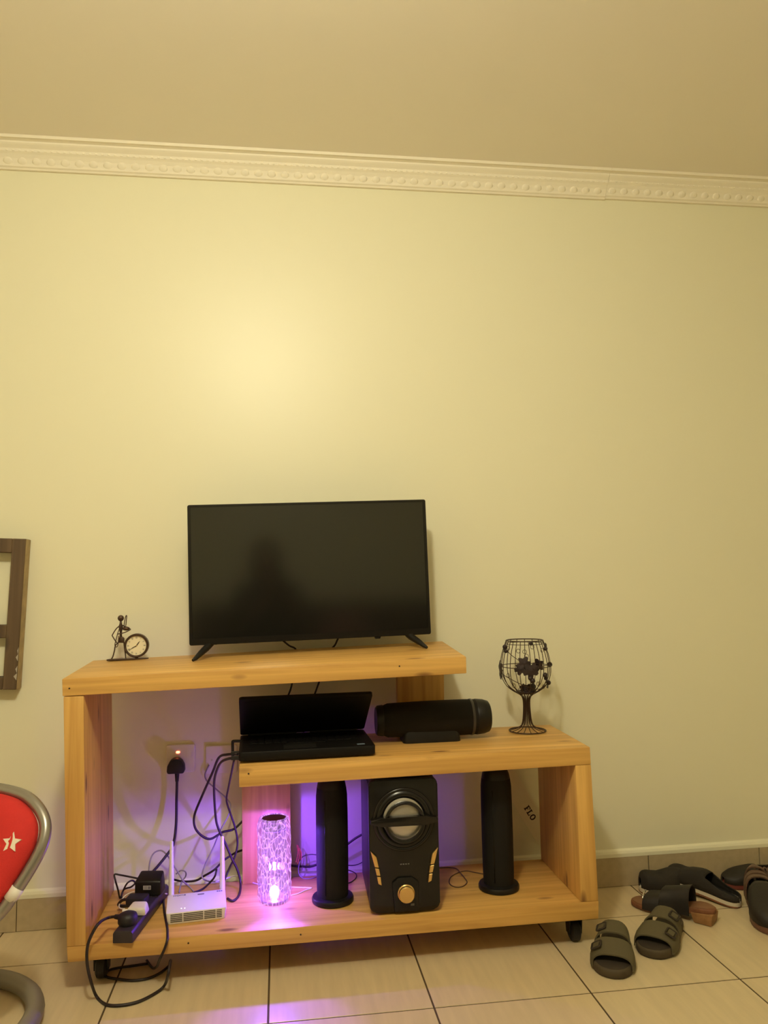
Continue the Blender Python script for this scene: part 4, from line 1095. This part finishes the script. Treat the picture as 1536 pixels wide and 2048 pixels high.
def strap(name, L, Wd, u0, u1, zb, h, m, parent, side=1, th=0.0035, skew=0.0, n=14, nu=4, grow=0.002, hend=None):
    """band arching over the foot between two stations"""
    b_ = NB(); lay = []
    for t_ in (0.0, th):
        G_ = []
        for i in range(nu + 1):
            row = []
            for k in range(n + 1):
                a = pi * k / n
                s = -cos(a)
                u = u0 + (u1 - u0) * i / nu + skew * s
                hh = h if hend is None else h + (hend - h) * i / nu
                w = Wd * wu(u) + grow + t_
                row.append(b_.verts.new((Wd * bend(u, side) * 0.25 + w * (abs(s) ** 0.75) * (1 if s > 0 else -1), L * u, zb + (hh + t_) * sin(a) ** 0.6)))
            G_.append(row)
        lay.append(G_)
    A, B_ = lay
    for i in range(nu):
        for k in range(n):
            b_.faces.new((A[i][k], A[i][k + 1], A[i + 1][k + 1], A[i + 1][k])); b_.faces.new((B_[i][k], B_[i + 1][k], B_[i + 1][k + 1], B_[i][k + 1]))
    for k in range(n):
        b_.faces.new((A[0][k], B_[0][k], B_[0][k + 1], A[0][k + 1])); b_.faces.new((A[nu][k], A[nu][k + 1], B_[nu][k + 1], B_[nu][k]))
    for i in range(nu):
        b_.faces.new((A[i][0], A[i + 1][0], B_[i + 1][0], B_[i][0])); b_.faces.new((A[i][n], B_[i][n], B_[i + 1][n], A[i + 1][n]))
    return obj(name, b_, m, parent, True, angle=55)
def buckle(L, Wd, u, zb, h, parent, side, sx, m='olive_strap'):
    a = math.acos(-sx)
    w = Wd * wu(u) + 0.004
    c_ = Vector((Wd * bend(u, side) * 0.25 + w * (abs(sx) ** 0.75) * (1 if sx > 0 else -1), L * u, zb + (h + 0.0045) * sin(a) ** 0.6))
    tilt = 0.75 * sx
    mt = Matrix.Translation(c_) @ Matrix.Rotation(tilt, 4, 'Y')
    b_ = NB(); pts = rrect(0.026, 0.036, 0.004, 3)
    tube(b_, [mt @ Vector((x_, y_, 0.002)) for x_, y_ in pts], 0.0026, 6, True)
    bk = obj('buckle', b_, 'olive_dark', parent, True)
    b_ = NB(); prism(b_, rrect(0.017, 0.026, 0.002, 2), (0.0005, 0.0035), 'z'); xf(b_, b_.verts, mt); obj('buckle_tab', b_, m, bk)
def at_toe(toe, heel):
    """root location and z rotation so local +y runs heel -> toe"""
    d = Vector((toe[0] - heel[0], toe[1] - heel[1]))
    return (heel[0], heel[1], 0.0), math.atan2(-d.x, d.y)
def slide(label, toe, heel, side):
    loc, rz = at_toe(toe, heel)
    t = thing('slide_sandal', label, 'sandal', loc, rz, 'pair of olive slide sandals')
    L, Wd = 0.272, 0.108
    slab('sole', L, Wd, 0.0005, 0.024, 'olive_foam', t, side, bev=0.006)
    slab('footbed', L * 0.965, Wd * 0.90, 0.020, 0.0255, 'olive_dark', t, side, bev=0.002).location = (0, L * 0.0175, 0)
    strap('strap', L, Wd, 0.36, 0.58, 0.010, 0.066, 'olive_strap', t, side, hend=0.058)
    strap('strap', L, Wd, 0.64, 0.87, 0.010, 0.051, 'olive_strap', t, side, hend=0.034)
    for u, h in ((0.47, 0.062), (0.755, 0.043)): buckle(L, Wd, u, 0.010, h, t, side, 0.62 * side)
    return t
slide('olive two strap slide sandal beside the castor of the tv stand', (0.845, -0.580), (0.968, -0.338), 1)
slide('olive two strap slide sandal in front of the brown heeled sandal', (0.992, -0.492), (1.170, -0.290), -1)

def upper(name, L, Wd, hs, zb, u_open, tc, m, parent, side=1, u_a=0.0, u_b=1.0, th=0.003, nu=22, n=16, grow=0.001):
    """closed shoe upper: arched sections, open at the back for u < u_open between the side walls"""
    b_ = NB(); G_ = []
    def hgt(u):
        for (a, h0), (c_, h1) in zip(hs[:-1], hs[1:]):
            if a <= u <= c_: return h0 + (h1 - h0) * (u - a) / (c_ - a)
        return hs[-1][1]
    for i in range(nu + 1):
        u = u_a + (u_b - u_a) * (0.5 - 0.5 * cos(pi * i / nu))
        u = min(max(u, 0.004), 0.996)
        row = []
        for k in range(n + 1):
            a = pi * k / n; s = -cos(a)
            w = Wd * wu(u) + grow
            row.append(b_.verts.new((Wd * bend(u, side) * 0.25 + w * (abs(s) ** 0.7) * (1 if s > 0 else -1), L * u, zb + hgt(u) * sin(a) ** 0.62)))
        G_.append((u, row))
    for (ua, A), (ub, B_) in zip(G_[:-1], G_[1:]):
        for k in range(n):
            f = (k + 0.5) / n
            if (ua + ub) / 2 < u_open and tc < f < 1 - tc: continue
            b_.faces.new((A[k], A[k + 1], B_[k + 1], B_[k]))
    # close the heel with a wall
    o_ = obj(name, b_, m, parent, True)
    md = o_.modifiers.new('thickness', 'SOLIDIFY'); md.thickness = th; md.offset = -1
    return o_
def slip_on(label, toe, heel, side, toe_h=0.050):
    loc, rz = at_toe(toe, heel)
    t = thing('slip_on_shoe', label, 'shoe', loc, rz, 'pair of dark slip on shoes')
    L, Wd = 0.25, 0.094
    slab('sole', L, Wd, 0.0005, 0.020, 'shoe_white', t, side, bev=0.003)
    slab('outsole', L, Wd, 0.0, 0.005, 'cork_brown', t, side, 0.0006, bev=0.001)
    slab('insole', L * 0.95, Wd * 0.86, 0.019, 0.0215, 'shoe_inner', t, side, bev=0.001).location = (0, L * 0.025, 0)
    upper('upper', L, Wd, [(0, 0.020), (0.06, 0.024), (0.25, 0.030), (0.36, 0.044), (0.46, 0.055), (0.56, 0.052), (0.70, 0.042), (0.80, toe_h * 0.9), (0.90, toe_h), (0.96, toe_h * 0.9), (1.0, toe_h * 0.6)], 0.017, 0.46, 0.28, 'shoe_charcoal', t, side)
    return t
A_ = slip_on('dark slip on shoe with white sole, its heel beside the strappy brown shoe', (1.300, -0.030), (1.418, -0.238), 1, 0.034)
A_.rotation_euler = (radians(5.5), 0, A_.rotation_euler[2])
slip_on('dark slip on shoe lying along the skirting behind the brown heeled sandal', (1.158, -0.068), (1.42, -0.063), -1)

# brown heeled sandal
loc, rz = at_toe((1.108, -0.140), (1.282, -0.335))
hs = thing('heeled_sandal', 'brown soled sandal with black straps, silver bar and tan block heel', 'sandal', loc, rz)
L, Wd = 0.262, 0.088
lift = lambda u, z: 0.030 * max(0.0, min(1.0, (0.62 - u) / 0.45)) ** 1.0
slab('sole', L, Wd, 0.002, 0.016, 'cork_brown', hs, 1, lift=lift, bev=0.003)
slab('insole', L * 0.96, Wd * 0.92, 0.015, 0.0185, mat('insole_tan', (0.22, 0.10, 0.045), 0.55), hs, 1, lift=lift, bev=0.001).location = (0, L * 0.02, 0)
b = NB()
hexa(b, [(-0.027, 0.008, 0.0005), (0.027, 0.008, 0.0005), (0.027, 0.060, 0.0005), (-0.027, 0.060, 0.0005), (-0.030, 0.003, 0.034), (0.030, 0.003, 0.034), (0.031, 0.068, 0.031), (-0.031, 0.068, 0.031)]); bevel(b, 0.004, 2)
obj('heel', b, 'heel_tan', hs, True, angle=40)
strap('strap', L, Wd, 0.27, 0.60, 0.018, 0.076, 'shoe_black', hs, 1, hend=0.052)
strap('strap', L, Wd, 0.61, 0.80, 0.008, 0.046, 'shoe_black', hs, 1, hend=0.034)
b = NB(); tube(b, [(-0.040, L * 0.80, 0.038), (-0.020, L * 0.815, 0.0465), (0.0, L * 0.82, 0.0485)], 0.0024, 8); obj('silver_bar', b, 'silver', hs, True)
# strappy brown shoe cut by the right edge
loc, rz = at_toe((1.405, -0.442), (1.520, -0.160))
ws = thing('strappy_shoe', 'dark brown strappy shoe cut off by the right edge of the photo', 'shoe', loc, rz)
L, Wd = 0.30, 0.112
slab('sole', L, Wd, 0.0005, 0.024, 'sole_brown', ws, 1, bev=0.005)
slab('insole', L * 0.95, Wd * 0.86, 0.024, 0.027, 'shoe_inner', ws, 1, bev=0.001).location = (0, L * 0.025, 0)
upper('upper', L, Wd, [(0, 0.050), (0.1, 0.056), (0.30, 0.050), (0.45, 0.078), (0.60, 0.068), (0.78, 0.048), (0.93, 0.036), (1.0, 0.02)], 0.020, 0.44, 0.25, 'shoe_black', ws, 1)
strap('strap', L, Wd, 0.02, 0.10, 0.02, 0.078, 'brown_leather', ws, 1, skew=0.0)
strap('strap', L, Wd, 0.12, 0.20, 0.02, 0.070, 'brown_leather', ws, 1, skew=0.02)
strap('strap', L, Wd, 0.26, 0.33, 0.02, 0.072, 'brown_leather', ws, 1, skew=-0.02)
for k in range(4):
    b = NB(); tube(b, smooth_path([(-0.045 + 0.012 * k, 0.01, 0.06), (-0.052 + 0.010 * k, -0.006, 0.078), (-0.046 + 0.013 * k, -0.012, 0.086), (-0.038 + 0.012 * k, 0.004, 0.080)], 4), 0.0032, 6); obj('lace', b, 'brown_leather', ws, True)
# far shoe with reddish sole by the skirting
loc, rz = at_toe((1.475, -0.075), (1.72, -0.060))
fs2 = thing('flat_shoe', 'dark flat shoe with reddish sole close to the skirting at right edge', 'shoe', loc, rz)
slab('sole', 0.262, 0.09, 0.0005, 0.02, mat('sole_red', (0.16, 0.03, 0.02), 0.5), fs2, 1, bev=0.004)
upper('upper', 0.262, 0.09, [(0, 0.045), (0.3, 0.038), (0.55, 0.045), (0.8, 0.036), (1.0, 0.018)], 0.016, 0.5, 0.25, 'shoe_black', fs2, 1)

# ================================================================== SOFA AND PHOTOGRAPHER, SEEN ONLY AS A DIM REFLECTION IN THE SCREEN
mat('sofa_cloth', (0.050, 0.030, 0.022), 0.9, bump=0.2, bscale=120)
mat('cushion_cloth', (0.16, 0.075, 0.06), 0.9)
sf = thing('sofa', 'dark brown sofa behind the camera, dim in the television reflection', 'sofa', (0.35, -3.15, 0.0))
def pad(name, x0, x1, y0, y1, z0, z1, m='sofa_cloth', r=0.03):
    b_ = NB(); box(b_, x0, x1, y0, y1, z0, z1); bevel(b_, r, 3); return obj(name, b_, m, sf, True, angle=50)
pad('frame', -1.0, 1.0, -0.45, 0.45, 0.08, 0.28); pad('backrest', -1.0, 1.0, -0.50, -0.22, 0.10, 0.90, r=0.05)
pad('armrest', -1.15, -0.98, -0.48, 0.46, 0.06, 0.62, r=0.05); pad('armrest', 0.98, 1.15, -0.48, 0.46, 0.06, 0.62, r=0.05)
pad('seat_cushion', -0.975, -0.005, -0.20, 0.45, 0.28, 0.42, r=0.04); pad('seat_cushion', 0.005, 0.975, -0.20, 0.45, 0.28, 0.42, r=0.04)
for fx in (-0.9, 0.9):
    for fy in (-0.38, 0.38): pad('foot', fx - 0.03, fx + 0.03, fy - 0.03, fy + 0.03, 0.0, 0.09, 'shoe_black', 0.006)
b = NB(); ball(b, (0, 0, 0), 1.0, 20, 14, (0.20, 0.085, 0.20)); xf(b, b.verts, Matrix.Translation((0.46, -3.25, 0.635)) @ Matrix.Rotation(0.28, 4, 'X'))
tag(obj('throw_cushion', b, 'cushion_cloth', None, True), 'dull rose throw cushion on the sofa, dim in the television reflection', 'cushion')

mat('skin', (0.20, 0.105, 0.065), 0.55); mat('dark_shirt', (0.012, 0.011, 0.012), 0.9); mat('dark_trousers', (0.014, 0.015, 0.02), 0.9); mat('hair', (0.008, 0.006, 0.005), 0.7)
pe = thing('person', 'person in dark clothes taking the photo, dim silhouette in the television', 'person', (-0.07, -2.98, 0.42))
def skin(name, joints, bones, m, root=0, sub=2):
    me = bpy.data.meshes.new(name)
    me.from_pydata([Vector(j[0]) - Vector(pe.location) for j in joints], bones, [])
    me.materials.append(MATS[m])
    o_ = bpy.data.objects.new(name, me); link(o_, pe)
    sk_ = o_.modifiers.new('skin', 'SKIN'); sk_.use_smooth_shade = True
    for k_, j in enumerate(joints):
        sv = me.skin_vertices[0].data[k_]
        sv.radius = j[1] if isinstance(j[1], tuple) else (j[1], j[1]); sv.use_root = (k_ == root)
    ss = o_.modifiers.new('smooth', 'SUBSURF'); ss.levels = sub; ss.render_levels = sub
    return o_
J, Bn = [], []
def add(p, r, par=None):
    J.append((p, r)); i = len(J) - 1
    if par is not None: Bn.append((par, i))
    return i
CX = -0.075
pv = add((CX, -2.99, 0.545), (0.15, 0.11)); sp1 = add((CX, -2.985, 0.72), (0.125, 0.095), pv); ch1 = add((CX, -2.955, 0.92), (0.145, 0.10), sp1); nk = add((CX, -2.925, 1.06), 0.055, ch1); hb = add((CX - 0.005, -2.905, 1.13), 0.055, nk)
add((CX - 0.01, -2.885, 1.20), (0.075, 0.088), hb); hd = len(J) - 1; add((CX - 0.012, -2.89, 1.275), (0.062, 0.075), hd)
for s in (-1, 1):
    sh_ = add((CX + s * 0.165, -2.945, 0.985), 0.062, ch1); el = add((CX + s * 0.225, -2.84, 0.76), 0.043, sh_); wr = add((s * 0.058, -2.665, 0.945), 0.027, el)
    pm = add((s * 0.050, -2.635, 0.985), (0.030, 0.016), wr)
    for f_ in range(4):
        base_ = Vector((s * 0.050, -2.630, 1.000 + 0.014 * (f_ - 1)))
        a_ = add(base_, 0.0085, pm); b1 = add(base_ + Vector((-s * 0.004, 0.012, 0.020)), 0.0078, a_); add(base_ + Vector((-s * 0.014 - s * 0.003 * (f_ % 3), 0.020, 0.028)), 0.007, b1)
    t1 = add((s * 0.034, -2.645, 0.985), 0.010, pm); add((s * 0.020, -2.632, 1.005), 0.0085, t1)
    hp = add((CX + s * 0.105, -2.97, 0.535), 0.090, pv); kn = add((CX + s * 0.15, -2.55, 0.545), 0.062, hp); an_ = add((CX + s * 0.16, -2.52, 0.105), 0.040, kn); add((CX + s * 0.165, -2.36, 0.040), 0.034, an_)
body = skin('body', J, Bn, 'skin')
sh_j = [((CX, -2.99, 0.53), (0.168, 0.128)), ((CX, -2.985, 0.72), (0.145, 0.115)), ((CX, -2.955, 0.92), (0.165, 0.118)), ((CX, -2.935, 1.02), (0.085, 0.075))]
sh_b = [(0, 1), (1, 2), (2, 3)]
for s in (-1, 1):
    n0 = len(sh_j); sh_j += [((CX + s * 0.165, -2.945, 0.985), 0.074), ((CX + s * 0.227, -2.845, 0.76), 0.056), ((CX + s * 0.11, -2.73, 0.88), 0.046)]; sh_b += [(2, n0), (n0, n0 + 1), (n0 + 1, n0 + 2)]
skin('shirt', sh_j, sh_b, 'dark_shirt')
tr_j = [((CX, -2.99, 0.545), (0.165, 0.122))]; tr_b = []
for s in (-1, 1):
    n0 = len(tr_j); tr_j += [((CX + s * 0.105, -2.97, 0.540), 0.104), ((CX + s * 0.15, -2.55, 0.545), 0.078), ((CX + s * 0.16, -2.52, 0.15), 0.058)]; tr_b += [(0, n0), (n0, n0 + 1), (n0 + 1, n0 + 2)]
skin('trousers', tr_j, tr_b, 'dark_trousers')
b = NB()
HC = Vector((CX - 0.011, -2.905, 1.235)) - Vector(pe.location)
ball(b, HC, 0.105, 24, 16, (0.92, 1.0, 1.0))
for v in b.verts:      # cut the hair cap open over the face and let it fall to the shoulders
    if v.co.y > HC.y + 0.03 and v.co.z < HC.z + 0.035: v.co.y = HC.y + 0.03
    if v.co.z < HC.z - 0.03: v.co.z -= 0.09; v.co.x = HC.x + (v.co.x - HC.x) * 1.25
obj('hair', b, 'hair', pe, True)
for s in (-1, 1):
    b = NB(); ball(b, Vector((CX - 0.011 + s * 0.030, -2.806, 1.222)) - Vector(pe.location), 0.011, 10, 8); obj('eye', b, 'white_plastic', pe, True)
b = NB(); tube(b, [Vector(q) - Vector(pe.location) for q in ((CX - 0.011, -2.803, 1.225), (CX - 0.011, -2.790, 1.200), (CX - 0.011, -2.784, 1.184))], [0.007, 0.010, 0.013], 8); obj('nose', b, 'skin', pe, True)
b = NB(); ball(b, Vector((CX - 0.011, -2.803, 1.150)) - Vector(pe.location), 0.02, 10, 6, (1.1, 0.5, 0.4)); obj('mouth', b, mat('lips', (0.22, 0.07, 0.06), 0.5), pe, True)
b = NB(); prism(b, rrect(0.075, 0.155, 0.008, 3), (-0.0045, 0.0045)); bevel(b, 0.0015, 1)
tag(obj('mobile_phone', b, 'black_gloss', None, loc=(0.0, -2.612, 1.022)), 'black mobile phone held up by the person reflected in television', 'phone')
